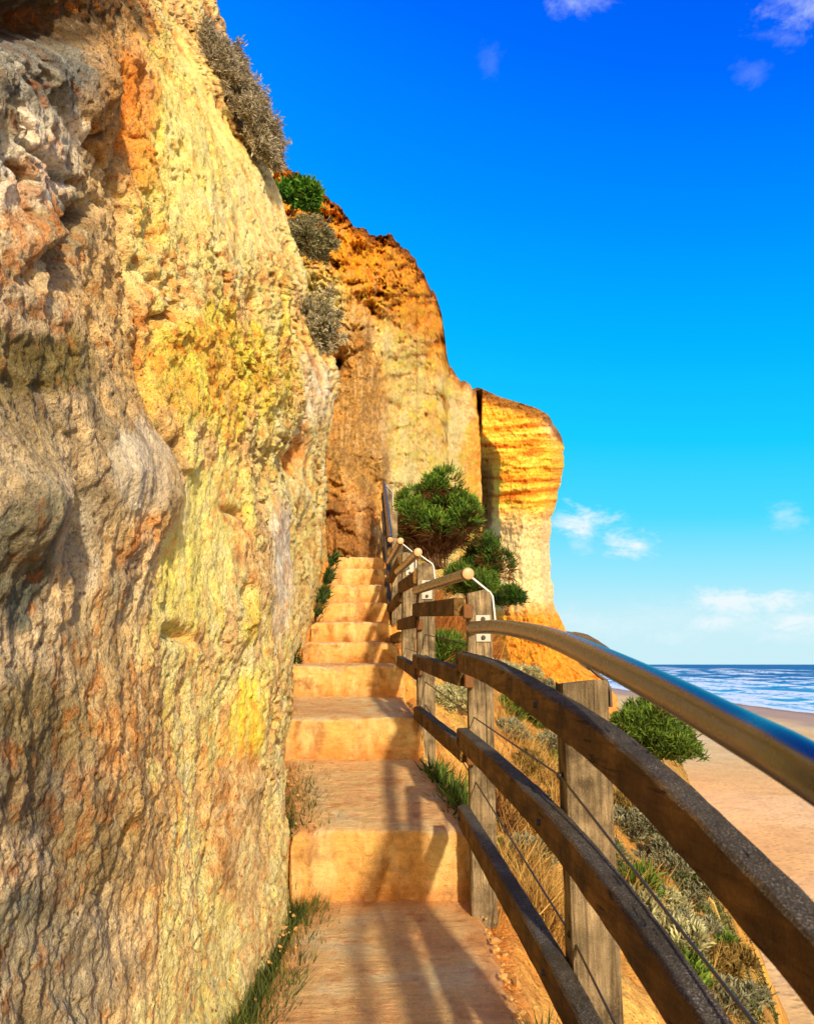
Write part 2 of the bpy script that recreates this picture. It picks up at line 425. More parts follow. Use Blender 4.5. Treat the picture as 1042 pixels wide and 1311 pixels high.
    left_grey = sstep(210, 10, px + 70*n2 + 30*n3 - 50*sstep(700, 1000, py)) ; c = mixc(c, lin((172, 170, 158)), 0.75*np.clip(left_grey + 0.8*n2, 0, 1)); c = mixc(c, lin((118, 118, 104)), 0.7*np.clip(left_grey*1.2*sstep(0.0, 0.3, fbm(Y*3.5+2, Z*2.6, 7.0, 4, 0.6)), 0, 1))  # greyer stone towards the left of the face
    for (a, b_, rx, ry, ang, colr, st) in [
            (255, 200, 85, 130, -12, lin((255, 226, 140)), 1.0), (300, 280, 70, 70, 0, C_CREAM, .8), (250, 470, 90, 90, 0, C_YEL, .9), (240, 700, 60, 130, 8, lin((255, 224, 122)), 1.05), (330, 480, 60, 60, 0, C_YEL, .5),
            (310, 930, 22, 75, 0, lin((246, 196, 72)), 1.0), (300, 805, 16, 40, 0, lin((244, 190, 76)), .8), (210, 640, 24, 60, 0, C_CREAM, .6), (165, 700, 24, 50, 10, C_ORA, .9), (140, 930, 26, 50, 12, lin((222, 166, 84)), .7),
            (60, 10, 130, 45, 0, lin((92, 80, 58)), 1.15), (30, 95, 70, 55, 0, lin((138, 140, 138)), 1.0), (130, 110, 45, 90, 0, lin((170, 140, 92)), .9), (170, 140, 22, 80, -8, C_ORA, .8), (20, 200, 70, 60, 0, lin((232, 228, 212)), .9), (60, 290, 60, 40, -20, C_DGREY, .7),
            (25, 340, 50, 24, 0, C_GREY, .5), (35, 470, 60, 55, 0, C_OLIVE, 1.05), (25, 560, 40, 50, 0, C_GREY, .7), (150, 600, 50, 60, 0, lin((178, 174, 160)), .95), (200, 620, 18, 70, 14, C_DGREY, .8), (170, 740, 40, 60, 0, lin((154, 152, 134)), .9),
            (15, 720, 42, 80, 0, lin((104, 108, 98)), 1.1), (95, 700, 26, 80, -8, C_BLUE, .7), (350, 730, 14, 90, 5, C_BLUE, .9), (120, 820, 60, 80, 0, C_GREY, .8), (35, 930, 60, 80, 0, C_OLIVE, .8), (25, 1020, 50, 60, 0, C_DGREY, .7), (140, 1080, 70, 70, 20, C_OLIVE, .7),
            (30, 1190, 50, 60, 20, lin((126, 128, 114)), 1.0), (185, 930, 24, 80, 15, C_DGREY, .55), (160, 470, 40, 60, 0, C_GREY, .5), (310, 1060, 30, 110, 0, lin((176, 160, 124)), .85), (110, 1240, 100, 70, 0, lin((176, 170, 148)), .75), (130, 400, 60, 60, 0, lin((220, 196, 140)), .6),
            (390, 560, 30, 60, 0, lin((214, 190, 140)), .6), (405, 500, 24, 40, 0, lin((226, 212, 186)), .6), (325, 110, 34, 110, -28, lin((150, 138, 112)), 1.15), (385, 700, 14, 120, 0, lin((236, 212, 150)), .5), (382, 585, 22, 26, 0, C_ORA, .8)]:
        bq = blob(a, b_, rx*1.15, ry*1.15, ang); c = mixc(c, colr, np.clip(0.9*st*sstep(0.22, 0.72, bq*1.15 + (0.95*n2 + 0.55*n3 + 0.3*n5)*sstep(0.02, 0.3, bq)), 0, 1))
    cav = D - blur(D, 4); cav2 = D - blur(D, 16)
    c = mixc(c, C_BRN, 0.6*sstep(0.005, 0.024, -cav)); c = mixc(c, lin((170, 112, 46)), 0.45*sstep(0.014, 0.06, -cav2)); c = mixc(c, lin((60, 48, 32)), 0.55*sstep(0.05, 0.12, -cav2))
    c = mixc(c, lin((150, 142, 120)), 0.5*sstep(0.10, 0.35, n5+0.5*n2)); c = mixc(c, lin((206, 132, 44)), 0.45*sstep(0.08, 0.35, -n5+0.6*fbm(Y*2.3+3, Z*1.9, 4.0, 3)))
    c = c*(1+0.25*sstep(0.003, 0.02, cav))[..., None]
    c = mixc(c, lin((250, 226, 172)), 0.5*low*sstep(-0.25, 0.25, n4+0.4*n2)*sstep(60, 240, px)); c = mixc(c, lin((170, 158, 122)), 0.35*low*sstep(0.0, 0.3, n2-0.3*n3))
    lum = ((1.40-0.30*np.clip(left_grey, 0, 1))+1.05*n3+1.0*n5)[..., None]
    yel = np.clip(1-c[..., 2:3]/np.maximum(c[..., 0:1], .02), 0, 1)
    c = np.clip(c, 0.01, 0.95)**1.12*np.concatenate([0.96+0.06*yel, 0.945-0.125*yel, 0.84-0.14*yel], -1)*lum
    c = np.clip(c, 0.01, np.array([0.88, 0.74, 0.54]))
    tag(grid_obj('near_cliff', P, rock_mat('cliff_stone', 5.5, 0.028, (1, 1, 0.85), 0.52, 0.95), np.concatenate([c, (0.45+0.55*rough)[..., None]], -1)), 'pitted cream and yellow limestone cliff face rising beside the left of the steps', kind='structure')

build_near_cliff()

# ================================================================== MIDDLE CLIFF (bay behind the steps)
def build_middle_cliff():
    r = np.linspace(-0.42, 0.0975, 460); 
    rt = [-0.42, -0.30, -0.197, -0.150, -0.106, -0.056, -0.02, 0.0206, 0.040, 0.0535, 0.0560, 0.0500, 0.0726, 0.0975]
    # ordered silhouette of the brow (r, e)
    sil = [(345, 188), (380, 218), (405, 238), (432, 262), (452, 290), (470, 297), (500, 302), (522, 322), (540, 345), (556, 376), (566, 404), (570, 430), (573, 458), (584, 478), (592, 489), (604, 494), (622, 500)]
    R = [-0.42, -0.30] + [re_of(*p)[0] for p in sil]; Et = [1.0, 0.86] + [re_of(*p)[1] for p in sil]
    et = np.interp(r, R, Et) + 0.026*fbm(r*48, 0.3, 0.7, 6, 0.74)
    t = np.linspace(0, 1, 520)
    RR, T = np.meshgrid(r, t, indexing='ij')
    E = -0.25 + (et[:, None] + 0.25)*T
    Y0 = np.interp(r, [-0.42, -0.2, -0.10, -0.06, -0.03, 0.0, 0.03, 0.06, 0.085, 0.0975], [9.7, 9.8, 9.7, 9.7, 10.3, 12.2, 15.5, 20.5, 29, 36])[:, None]
    lean = 1 + 0.30*np.maximum(E-0.12, 0) + 0.15*sstep(0.2, 0.4, E) + 0.10*sstep(0.86, 1.0, T)
    low = -0.09*sstep(0.24, 0.10, E)               # earth bank at the foot
    Y = Y0*(lean+low); RR = RR + 0.0022*fbm(E*38, 0.7, 0.2, 4, 0.6)*sstep(0.085, 0.0975, RR)
    B = np.stack([RR*Y, Y, E*Y], -1)
    px, py = proj(B)
    px = px + 9*fbm(RR*40, E*40, 1.0, 4); py = py + 9*fbm(RR*40, E*40, 6.0, 4)
    X, Z = B[..., 0], B[..., 2]
    w = RR*9; h = E*9                              # angular coordinates keep the grain even with distance
    crust = sstep(-30, 40, (px-405)*0.80 - (py-238) + 105)*sstep(0.30, 0.42, E)
    big = fbm(w*1.1+3, h*0.7+1, 0.7, 4)*0.10; med = fbm(w*3.4, h*2.6, 3.3, 6, 0.62)*0.055 + 0.012*sstep(0.05, 0.25, fbm(w*1.2, h*6+fbm(w*2, h*2, 1.0, 3)*2, 7.3, 4, 0.6))
    f1, bd, cv = worley((w+0.2*fbm(w*3, h*3, 1.0, 3))*7, (h+0.2*fbm(w*3, h*3, 4.0, 3))*7); ck = crust*np.clip(0.55+1.4*fbm(w*2.2, h*1.8, 6.1, 3), 0.08, 1.2); rough = fbm(w*5, h*5, 5.3, 6, 0.68)*0.085*ck + (cv-0.5)*0.02*(0.15+ck) + sstep(0.16, 0.36, fbm(w*11, h*8, 8.3, 4, 0.6))*0.03*ck; vert = (fbm(w*7+fbm(w, h, 2.0, 2)*2, h*1.5, 1.7, 5, 0.62, True)-0.4)*0.006*(1-crust) + fbm(w*16, h*11, 2.7, 4, 0.68)*0.016
    smooth = sstep(0.0, 1.0, np.exp(-(((px-455)/60)**2+((py-540)/130)**2)))
    D = big + (med+vert)*(1-0.6*smooth) + rough
    for (a, b_, rx, ry, ang, dp) in [(483, 318, 16, 20, 0, .06), (520, 345, 14, 8, 0, .03), (548, 385, 8, 12, 0, .03), (616, 560, 6, 70, 0, .06), (433, 466, 9, 14, 0, .05), (510, 420, 30, 60, -30, -.02), (560, 560, 24, 60, -10, -.02), (440, 668, 40, 10, 45, -.02), (528, 470, 40, 7, 20, .02), (505, 520, 20, 6, 30, .02), (545, 500, 7, 60, 10, .018), (590, 530, 20, 8, 40, .02), (480, 400, 26, 9, 30, .03), (455, 330, 12, 16, 0, .035), (500, 590, 8, 60, 5, .02), (560, 440, 12, 9, 0, .03), (535, 415, 10, 7, 0, .03), (420, 280, 14, 8, 40, .03), (575, 545, 10, 30, 10, .02)]:
        c_, s_ = math.cos(math.radians(ang)), math.sin(math.radians(ang)); dx, dy = px-a, py-b_
        D = D + dp*np.exp(-1.2*(((dx*c_+dy*s_)/rx)**2+((-dx*s_+dy*c_)/ry)**2))
    k = (1 + D)[..., None]
    P = B*k
    n1 = fbm(w*3, h*2, 2.0, 4); n2 = fbm(w*9, h*6, 4.0, 5, 0.6); n3 = fbm(w*30, h*24, 1.0, 3, 0.6); nv = fbm(w*16, h*1.6, 3.0, 4, 0.6)
    c = np.ones(P.shape)*lin((244, 206, 128))
    c = mixc(c, lin((250, 222, 160)), 0.8*sstep(-0.1, 0.3, nv)); c = mixc(c, lin((255, 196, 70)), 0.6*sstep(0.0, 0.25, n2))
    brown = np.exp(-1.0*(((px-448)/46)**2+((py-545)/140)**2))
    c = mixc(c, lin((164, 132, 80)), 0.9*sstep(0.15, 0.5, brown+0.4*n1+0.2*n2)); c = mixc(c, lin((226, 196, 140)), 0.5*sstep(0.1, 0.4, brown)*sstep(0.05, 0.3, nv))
    c = mixc(c, lin((246, 160, 40)), 0.9*crust*sstep(-0.35, 0.15, n2+0.2)); c = mixc(c, lin((214, 118, 32)), 0.6*crust*sstep(0.0, 0.3, fbm(w*14, h*12, 7.0, 4, 0.6)))
    ora = sstep(560, 590, px)*sstep(520, 470, py-0.0*px); c = mixc(c, lin((250, 170, 50)), 0.6*sstep(575, 600, px))
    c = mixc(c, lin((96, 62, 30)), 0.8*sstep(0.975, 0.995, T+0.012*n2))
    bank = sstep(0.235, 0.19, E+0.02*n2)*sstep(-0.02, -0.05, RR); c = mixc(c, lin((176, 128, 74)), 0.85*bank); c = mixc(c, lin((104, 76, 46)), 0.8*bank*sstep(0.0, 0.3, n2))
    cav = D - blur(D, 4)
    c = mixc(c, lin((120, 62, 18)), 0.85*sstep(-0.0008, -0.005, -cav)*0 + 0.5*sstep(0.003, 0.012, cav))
    c = mixc(c, lin((252, 166, 44)), 0.40*sstep(0.05, 0.3, fbm(w*1.6+5, h*1.3, 6.0, 4, 0.6))*(1-0.8*brown)); c = mixc(c, lin((252, 226, 170)), 0.6*sstep(0.02, 0.25, fbm(w*2.6+15, h*1.1, 2.0, 4, 0.6))*(1-brown)*(1-crust)); c = np.clip(np.clip(c, .01, .95)**1.1*np.array([1.03, 0.93, 0.80])*(1.22+1.0*n3+0.8*n2)[..., None], 0.01, np.array([0.88, 0.74, 0.5]))
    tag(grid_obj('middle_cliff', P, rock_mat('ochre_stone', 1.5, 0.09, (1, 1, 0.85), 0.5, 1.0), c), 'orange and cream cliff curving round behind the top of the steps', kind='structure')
    # plateau behind the brow
    n = len(r); top = P[:, -1, :]
    back = [top]
    for q in (0.35, 1.2, 4.0):
        v = top.copy(); v[:, 1] += q*3; v[:, 0] -= q*2.2; v[:, 2] -= q*0.15; back.append(v)
    tag(grid_obj('plateau', np.stack(back, 0), rock_mat('plateau_earth', 1.0, 0.05), np.ones((4*n, 3))*lin((110, 88, 50))), kind='structure')

build_middle_cliff()

# ================================================================== HEADLAND
BEACH_Z = -11.0
def build_headland():
    el = np.linspace(-0.26, 1.0, 420)
    s = np.linspace(0, 1, 420)
    S, T = np.meshgrid(s, np.linspace(0, 1, 420), indexing='ij')
    silt = [(596, 490), (618, 498), (640, 508), (668, 516), (690, 523), (704, 531), (713, 545), (722, 560)]
    Rt = [re_of(*p)[0] for p in silt]; Ett = [re_of(*p)[1] for p in silt]
    side = [(812, 1131), (798, 950), (786, 890), (768, 868), (742, 850), (728, 815), (716, 788), (708, 770), (705, 740), (704, 700), (707, 660), (716, 620), (721, 590), (721, 572), (719, 560)]
    Es = [-0.26] + [re_of(*p)[1] for p in side]; Rs = [0.29] + [re_of(*p)[0] for p in side]
    # rows follow e, columns sweep from the crack round the corner to the back
    sf = np.clip(S/0.86, 0, 1)
    rtop = 0.0955 + (Rt[-1]-0.0955)*sf
    et = np.interp(rtop, Rt, Ett)
    E = -0.26 + (et + 0.26)*T
    rmax = np.interp(E, Es, Rs)
    RR = 0.0955 + (rmax-0.0955)*sf
    rr = (RR-0.0955)/np.maximum(rmax-0.0955, 1e-4)
    q = 0.0955 + rr*(0.205-0.0955)
    wq = q + 0.0035*fbm(E*40, 0.3, 0.8, 4, 0.6)
    Yn = np.interp(wq, [0.0955, 0.107, 0.116, 0.123, 0.16, 0.19, 0.200, 0.205], [52, 51.0, 46.0, 43.4, 42.6, 43.2, 45.0, 47.5])
    Yu = np.interp(wq, [0.0955, 0.0985, 0.1005, 0.126, 0.16, 0.19, 0.200, 0.205], [47.0, 45.0, 42.6, 42.4, 42.4, 43.2, 45.0, 47.5])
    kk = sstep(0.240, 0.300, E + 0.9*(wq-0.105) + 0.012*fbm(E*60, RR*90, 0.5, 4, 0.6)); Y = Yn*(1-kk)+Yu*kk
    notch = sstep(0.20, 0.15, E)
    Y = Y*(1-notch) + notch*np.interp(wq, [0.0955, 0.11, 0.125, 0.16, 0.19, 0.205], [48.5, 46.5, 44.4, 43.0, 44.2, 47.0])
    Y = Y - 26*np.maximum(0.075-E, 0)*np.clip(1.0-0.2*rr, 0, 1)      # toe spreads out over the beach
    wrap = np.clip((S-0.86)/0.14, 0, 1)
    Y = Y + wrap*45; RR = RR - wrap*0.012*1.0
    B = np.stack([RR*Y, Y, E*Y], -1)
    px, py = proj(B)
    w = RR*20; h = E*20
    strat = fbm(w*0.7, h*6+0.7*fbm(w*1.2, h*1.2, 3.0, 4), 0.3, 4, 0.62)
    up = sstep(0.165, 0.21, E+0.01*fbm(w*2, h*2, 3.0, 3)); toe = sstep(0.085, 0.055, E+0.012*fbm(w*3, h*3, 9.0, 3))
    D = fbm(w*0.9, h*0.7, 2.0, 4)*0.014 + strat*0.013*up + fbm(w*5, h*5, 4.0, 6, 0.66)*(0.011+0.012*toe) + (fbm(w*5, h*0.8, 6.0, 3, 0.5, True)-0.4)*0.004*(1-up)*(1-toe)
    D = D + 0.010*np.exp(-((px-648)/60)**2)*np.exp(-((py-628+0.12*(px-650))/4.0)**2)
    ridge = 0.0
    P = B*(1 - D*0.8*np.clip(1-2*wrap, 0.2, 1))[..., None]
    P[..., 0] += ((fbm(h*1.5, w*0.6+1, 0.8, 5, 0.62)*0.40)*sstep(0.75, 1.0, sf))
    n2 = fbm(w*6, h*5, 4.0, 5, 0.6); n3 = fbm(w*16, h*12, 1.0, 3, 0.6); band = fbm(w*0.5, h*5+0.6*fbm(w*1.2, h*1.2, 1.0, 4), 8.0, 5, 0.62)
    c = np.ones(P.shape)*lin((250, 178, 58))
    c = mixc(c, lin((255, 206, 90)), 0.8*sstep(-0.05, 0.2, band)); c = mixc(c, lin((190, 104, 30)), 0.85*sstep(0.04, 0.24, -band))
    c = mixc(c, lin((246, 214, 160)), (1-up)*0.85); c = mixc(c, lin((214, 170, 118)), (1-up)*0.5*sstep(0.0, 0.25, n2))
    c = mixc(c, lin((244, 158, 42)), toe*0.95); c = mixc(c, lin((180, 96, 26)), toe*0.7*sstep(0.05, 0.3, n2))
    whit = np.exp(-(((px-712)/14)**2+((py-540)/16)**2)); c = mixc(c, lin((255, 236, 196)), 0.8*whit)
    c = mixc(c, lin((102, 72, 38)), 0.85*sstep(0.962, 0.985, T+0.02*n2)); c = mixc(c, lin((84, 46, 18)), 0.85*sstep(0.21, 0.13, rr+0.06*n2)*(1-kk)*sstep(0.14, 0.19, E)); c = mixc(c, lin((140, 84, 34)), 0.8*sstep(0.05, 0.0, rr)*up)  # cleft and crack coloured dark brown to stand in for their shadow
    sand = sstep(-0.02, -0.06, E); c = mixc(c, lin((214, 150, 84)), sand*0.8)
    c = np.clip(c*np.array([1.05, 0.93, 0.95])*(1.18+0.6*n3+0.3*n2)[..., None], 0.01, 0.88)
    tag(grid_obj('headland', P, rock_mat('banded_stone', 0.5, 0.25, (1, 1, 1.3), 0.42, 0.8), c), 'banded orange headland with a dark crack standing over the beach', kind='structure')
    top = P[:, -1, :]
    back = [top]
    for k in (1.0, 6.0, 25.0):
        v = top.copy(); v[:, 1] += k; v[:, 0] -= k*0.35; v[:, 2] += 0.25*min(k, 3.0) - 0.05*k; back.append(v)
    tag(grid_obj('headland_top', np.stack(back, 0), rock_mat('heath', 0.6, 0.1), np.ones((4*len(s), 3))*lin((96, 78, 40))), kind='structure')

build_headland()

# ================================================================== DISTANT HEADLAND
def build_distant():
    px = np.linspace(600, 792, 160)
    top = np.interp(px, [600, 700, 728, 738, 752, 764, 772, 780, 786, 792], [800, 806, 808.5, 809, 812, 819, 824, 830, 846, 853]) + 0.9*fbm(px*0.12, 0.2, 0.4, 4)
    rows = []
    for k, (f, y) in enumerate([(-0.05, 1560), (0.0, 1500), (0.35, 1512), (0.6, 1540), (0.8, 1556), (1.0, 1570), (0.98, 1900)]):
        row = []
        for a, b in zip(px, top):
            p = at(a, b, 1570); z0 = -11.6
            row.append((p[0]*y/1570 if k < 6 else p[0], y, z0 + (p[2]-z0)*f))
        rows.append(row)
    P = np.array(rows)
    P[1:5, :, 1] += 30*fbm(P[1:5, :, 0]*0.02, P[1:5, :, 2]*0.05, 0.3, 3)
    n = fbm(P[..., 0]*0.03, P[..., 2]*0.1, P[..., 1]*0.01, 4)
    c = mixc(np.ones(P.shape)*lin((92, 76, 60)), lin((62, 54, 40)), sstep(-0.1, 0.25, n)); c[5:] = lin((104, 88, 66))
    tag(grid_obj('distant_headland', P, rock_mat('far_stone', 0.02, 2.0), c), 'low dark headland far along the coast', kind='structure')
build_distant()

# ================================================================== BEACH AND SEA
SEA_Z = -11.6
def shore(Y): return np.interp(Y, [-200, 0, 200, 400, 800, 1500, 4000], [90, 94, 98, 103, 170, 410, 900]) + 3.0*fbm(Y*0.02, 0.1, 0.2, 3) + 1.2*fbm(Y*0.11, 0.4, 0.2, 2)

def build_beach():
    Yv = np.concatenate([[-400, -100, -20], np.linspace(2, 40, 60, endpoint=False), np.geomspace(40, 500, 240, endpoint=False), np.geomspace(500, 30000, 30)])
    rv = np.concatenate([np.linspace(0, 1, 170) ** 1.0, [1.05, 1.15, 1.4, 2.0, 6.0, 300.0]])
    Y, Rv = np.meshgrid(Yv, rv, indexing='ij')
    sh = shore(Y)
    X = -20 + (sh+20)*Rv
    d = X - sh
    Z = np.where(d < 0, SEA_Z + (BEACH_Z-SEA_Z)*np.clip(-d/80, 0, 1)**0.8, SEA_Z - 0.03*d) + 0.05
    Z = np.maximum(Z, -30)
    Z = Z + 0.10*fbm(X*0.12, Y*0.12, 0.3, 4)*sstep(-2, -25, d)
    P = np.stack([X, Y, Z], -1)
    n = fbm(X*0.05, Y*0.05, 0.2, 4); n2 = fbm(X*0.6, Y*0.6, 0.7, 4)
    c = np.ones(P.shape)*lin((240, 196, 124)); c = mixc(c, lin((248, 210, 146)), sstep(-0.2, 0.3, n)); c = mixc(c, lin((214, 166, 110)), 0.45*sstep(0.0, 0.4, n2))
    c = mixc(c, lin((196, 160, 130)), sstep(-26+6*n.mean(), -16, d+10*n)); c = mixc(c, lin((150, 120, 100)), 0.8*sstep(-8, -2, d+4*n))
    m, t, b = material('beach_sand', 0.9, 0.15)
    v = t.coords()
    foot = t.vor(v, 2.3); nn = t.noise(v, 5, 4, 0.6); big = t.noise(v, 0.5, 4, 0.6)
    f = t.math('MULTIPLY', t.math('ADD', 0.86, t.math('MULTIPLY', t.math('MINIMUM', foot, 0.55), 0.4)), t.math('ADD', 0.8, t.math('MULTIPLY', big, 0.4)))
    t.con(t.mix(1.0, vcol(t), f, 'MULTIPLY'), b.inputs['Base Color'])
    h = t.math('ADD', t.math('MULTIPLY', t.math('MINIMUM', foot, 0.5), 1.0), t.math('MULTIPLY', nn, 0.35))
    bump(t, b, t.math('MULTIPLY', h, t.ramp(big, [(0.35, (.35, .35, .35)), (0.6, (1, 1, 1))])), 0.8, 0.10)
    tag(grid_obj('beach', P, m, c), 'footprint covered orange sand beach below the cliff', kind='structure')

def build_sea():
    Yv = np.concatenate([[-3000, -600, -200, -50], np.linspace(0, 120, 30, endpoint=False), 1/np.linspace(1/120, 1/2500, 420, endpoint=False), np.geomspace(2500, 45000, 16)])
    dv = np.concatenate([np.linspace(-6, 20, 90, endpoint=False), np.geomspace(20, 900, 260, endpoint=False), np.geomspace(900, 50000, 14)])
    Y, D = np.meshgrid(Yv, dv, indexing='ij')
    X = shore(np.clip(Y, -3000, 4000)) + D
    Z = np.full(X.shape, SEA_Z)
    foam = np.zeros(X.shape); crest = np.zeros(X.shape)
    for i, (d0, w, lo, hgt) in enumerate([(1.0, 2.0, -0.5, 0.05), (11, 2.6, -0.12, 0.25), (24, 3.0, -0.02, 0.5), (44, 4.0, -0.06, 0.9), (66, 3.2, 0.08, 0.6), (92, 4.5, -0.02, 1.0), (128, 5, 0.05, 1.0), (175, 6, 0.02, 1.1), (240, 8, 0.06, 1.2), (330, 9, 0.10, 1.2)]):
        wob = 7*(1+d0/60)*fbm(Y*0.012+i*7, 0.3*i, 0.1, 3) + 1.5*fbm(Y*0.09+i*3, 0.5, 0.2, 2)
        a = fbm(Y*0.016*(1+20/(d0+20))+3.1*i, i*1.7, 0.4, 3)
        act = sstep(lo-0.09, lo+0.04, a)
        q = (D-d0-wob)/w
        w = w*2.3; hgt = hgt*1.7; q = (D-d0-wob)/w
        foam = np.maximum(foam, act*np.where(q > 0, np.exp(-q*q*0.9), np.exp(-q*q*0.35)*sstep(-0.25, 0.45, fbm(X*0.35, Y*0.22, 3.0, 4, 0.65)+0.25)))
        crest = np.maximum(crest, np.exp(-(q*0.7)**2)*hgt*(0.35+0.65*act))
    lace = sstep(0.12, 0.30, fbm(X*0.10+4, Y*0.035, 1.0, 5, 0.62))*sstep(150, 10, D)*0.30
    foam = np.clip(np.maximum(sstep(0.2, 0.6, foam), lace), 0, 1)
    far = np.clip(Y/3000, 0, 1)
    Z = Z + crest*np.clip(1-far, 0, 1) + 0.12*fbm(X*0.12, Y*0.05, 2.0, 3)*sstep(0, 30, D)
    n = fbm(X*0.03, Y*0.008, 5.0, 4); n2 = fbm(X*0.12, Y*0.03, 8.0, 4)
    dist = np.sqrt(X*X+Y*Y)
    c = mixc(np.ones(X.shape+(3,))*lin((64, 172, 214)), lin((14, 130, 196)), sstep(20, 150, D+50*n)); c = mixc(c, lin((2, 92, 160)), sstep(300, 1000, dist+150*n))
    c = mixc(c, lin((150, 214, 236)), 0.6*sstep(0.0, 0.3, n2)*sstep(220, 20, D))
    c = mixc(c, lin((252, 250, 250)), foam); c = c*(0.70+0.30*foam)[..., None]*np.array([.38, 1.12, 1.2])**(1-foam[..., None])
    m, t, b = material('sea_water', 0.4, 0.08)
    v = t.coords((0.35, 0.10, 1)); h = t.noise(v, 1.6, 5, 0.6)
    t.con(t.mix(1.0, vcol(t), t.math('ADD', 0.72, t.math('MULTIPLY', h, 0.56)), 'MULTIPLY'), b.inputs['Base Color'])
    bump(t, b, h, 0.6, 0.5)
    tag(grid_obj('sea', np.stack([X, Y, Z], -1), m, c), 'blue sea with white breakers rolling onto the beach', kind='structure')
build_beach(); build_sea()

# ================================================================== HILLSIDE (ground under the steps and slope right of the fence)
def ground_z(X, Y, detail=True):
    X = np.asarray(X, float); Y = np.asarray(Y, float)
    zs = tread_z(np.minimum(Y - 0.05, END_Y)) - 0.05
    zs = np.where(Y > 9.0, 1.06 + 0.06*(Y-9), zs)
    d = X - stair_r(np.minimum(Y, END_Y)) - 0.05
    smoothzs = np.interp(Y, [-2, 1.2, 2.6, 3.9, 5.0, 5.8, 7.0, 8.1, 9, 25], [-1.7, -1.2, -0.95, -0.58, -0.25, 0.02, 0.5, 1.0, 1.1, 1.9])
    sl = np.interp(Y, [0, 2, 6, 9, 12, 25], [0.75, 0.75, 0.86, 0.85, 0.66, 0.5])
    out = smoothzs - 0.10 - sl*np.maximum(d, 0)
    de = np.interp(Y, [0, 3, 5.5, 7, 12, 25], [1.75, 2.0, 2.35, 2.65, 4.3, 8.5]) + 0.3*fbm(Y*0.8, 0.2, 0.9, 3) + 0.16*fbm(Y*3.1, 0.7, 0.4, 4, 0.6)
    out = out - 2.2*np.maximum(d-de, 0) - 0.35*np.maximum(d-de+0.5, 0)*(d < de) - 0.175*(d >= de)
    k = sstep(-0.05, 0.10, d)
    z = zs*(1-k) + out*k
    if detail:
        z = z + k*((0.16+0.35*sstep(0.0, 0.8, d-de))*fbm(X*1.6, Y*1.6, 0.5, 4) + 0.05*fbm(X*4, Y*4, 0.8, 4, 0.6) + 0.03*fbm(X*13, Y*13, 1.8, 3, 0.6)) + (1-k)*0.02*fbm(X*9, Y*9, 0.2, 3)
    return np.maximum(z, -12.5)

def build_hillside():
    Yv = np.concatenate([np.linspace(-1.5, 0.8, 40, endpoint=False), np.geomspace(0.8, 24, 420)])
    dv = np.concatenate([np.linspace(-1.3, -0.1, 60, endpoint=False), np.linspace(-0.1, 3.2, 240, endpoint=False), np.geomspace(3.2, 14, 90)])
    Y, D = np.meshgrid(Yv, dv, indexing='ij')
    X = stair_r(np.minimum(Y, END_Y)) + 0.05 + D
    Z = ground_z(X, Y)
    P = np.stack([X, Y, Z], -1)
    n1 = fbm(X*1.2, Y*1.2, 3.0, 4); n2 = fbm(X*5, Y*5, 1.0, 4, 0.6)
    c = np.ones(P.shape)*lin((214, 152, 68)); c = mixc(c, lin((238, 190, 96)), sstep(-0.1, 0.25, n1)); c = mixc(c, lin((150, 96, 46)), 0.7*sstep(0.02, 0.3, n2)); c = mixc(c, lin((136, 128, 60)), 0.45*sstep(0.1, 0.3, fbm(X*2+5, Y*2, 6.0, 4)))
    c = mixc(c, lin((122, 112, 62)), 0.65*sstep(0.5, 1.6, D+0.6*n1)*sstep(-0.3, 0.2, fbm(X*1.7+9, Y*1.7, 4.0, 4))); c = mixc(c, lin((176, 112, 52)), 0.5*sstep(0.0, 0.25, fbm(X*9, Y*9, 6.0, 4, 0.65))); path = sstep(0.1, -0.05, D); c = mixc(c, lin((214, 138, 62)), path)
    tag(grid_obj('hillside', P, rock_mat('dry_earth', 3.0, 0.03, (1, 1, 1), 0.5, 0.7), np.clip(c, 0.01, .8)), 'dry sandy slope falling from the fence to the beach', kind='structure')
build_hillside()

# ================================================================== STAIRCASE
def step_mat():
    m, t, b = material('worn_concrete', 0.9, 0.15)
    v = t.coords(); vx = t.coords((1.0, 9.0, 9.0))
    n1 = t.noise(v, 26, 7, 0.72); n2 = t.noise(vx, 7, 5, 0.65); n3 = t.noise(v, 210, 3, 0.65)
    f = t.math('ADD', -0.15, t.math('ADD', t.math('MULTIPLY', n1, 0.95), t.math('ADD', t.math('MULTIPLY', n2, 0.55), t.math('MULTIPLY', n3, 0.9))))
    t.con(t.mix(1.0, vcol(t), f, 'MULTIPLY'), b.inputs['Base Color'])
    bump(t, b, t.math('ADD', n1, t.math('ADD', t.math('MULTIPLY', n3, 0.55), t.math('MULTIPLY', n2, 0.7))), 0.9, 0.016)
    return m

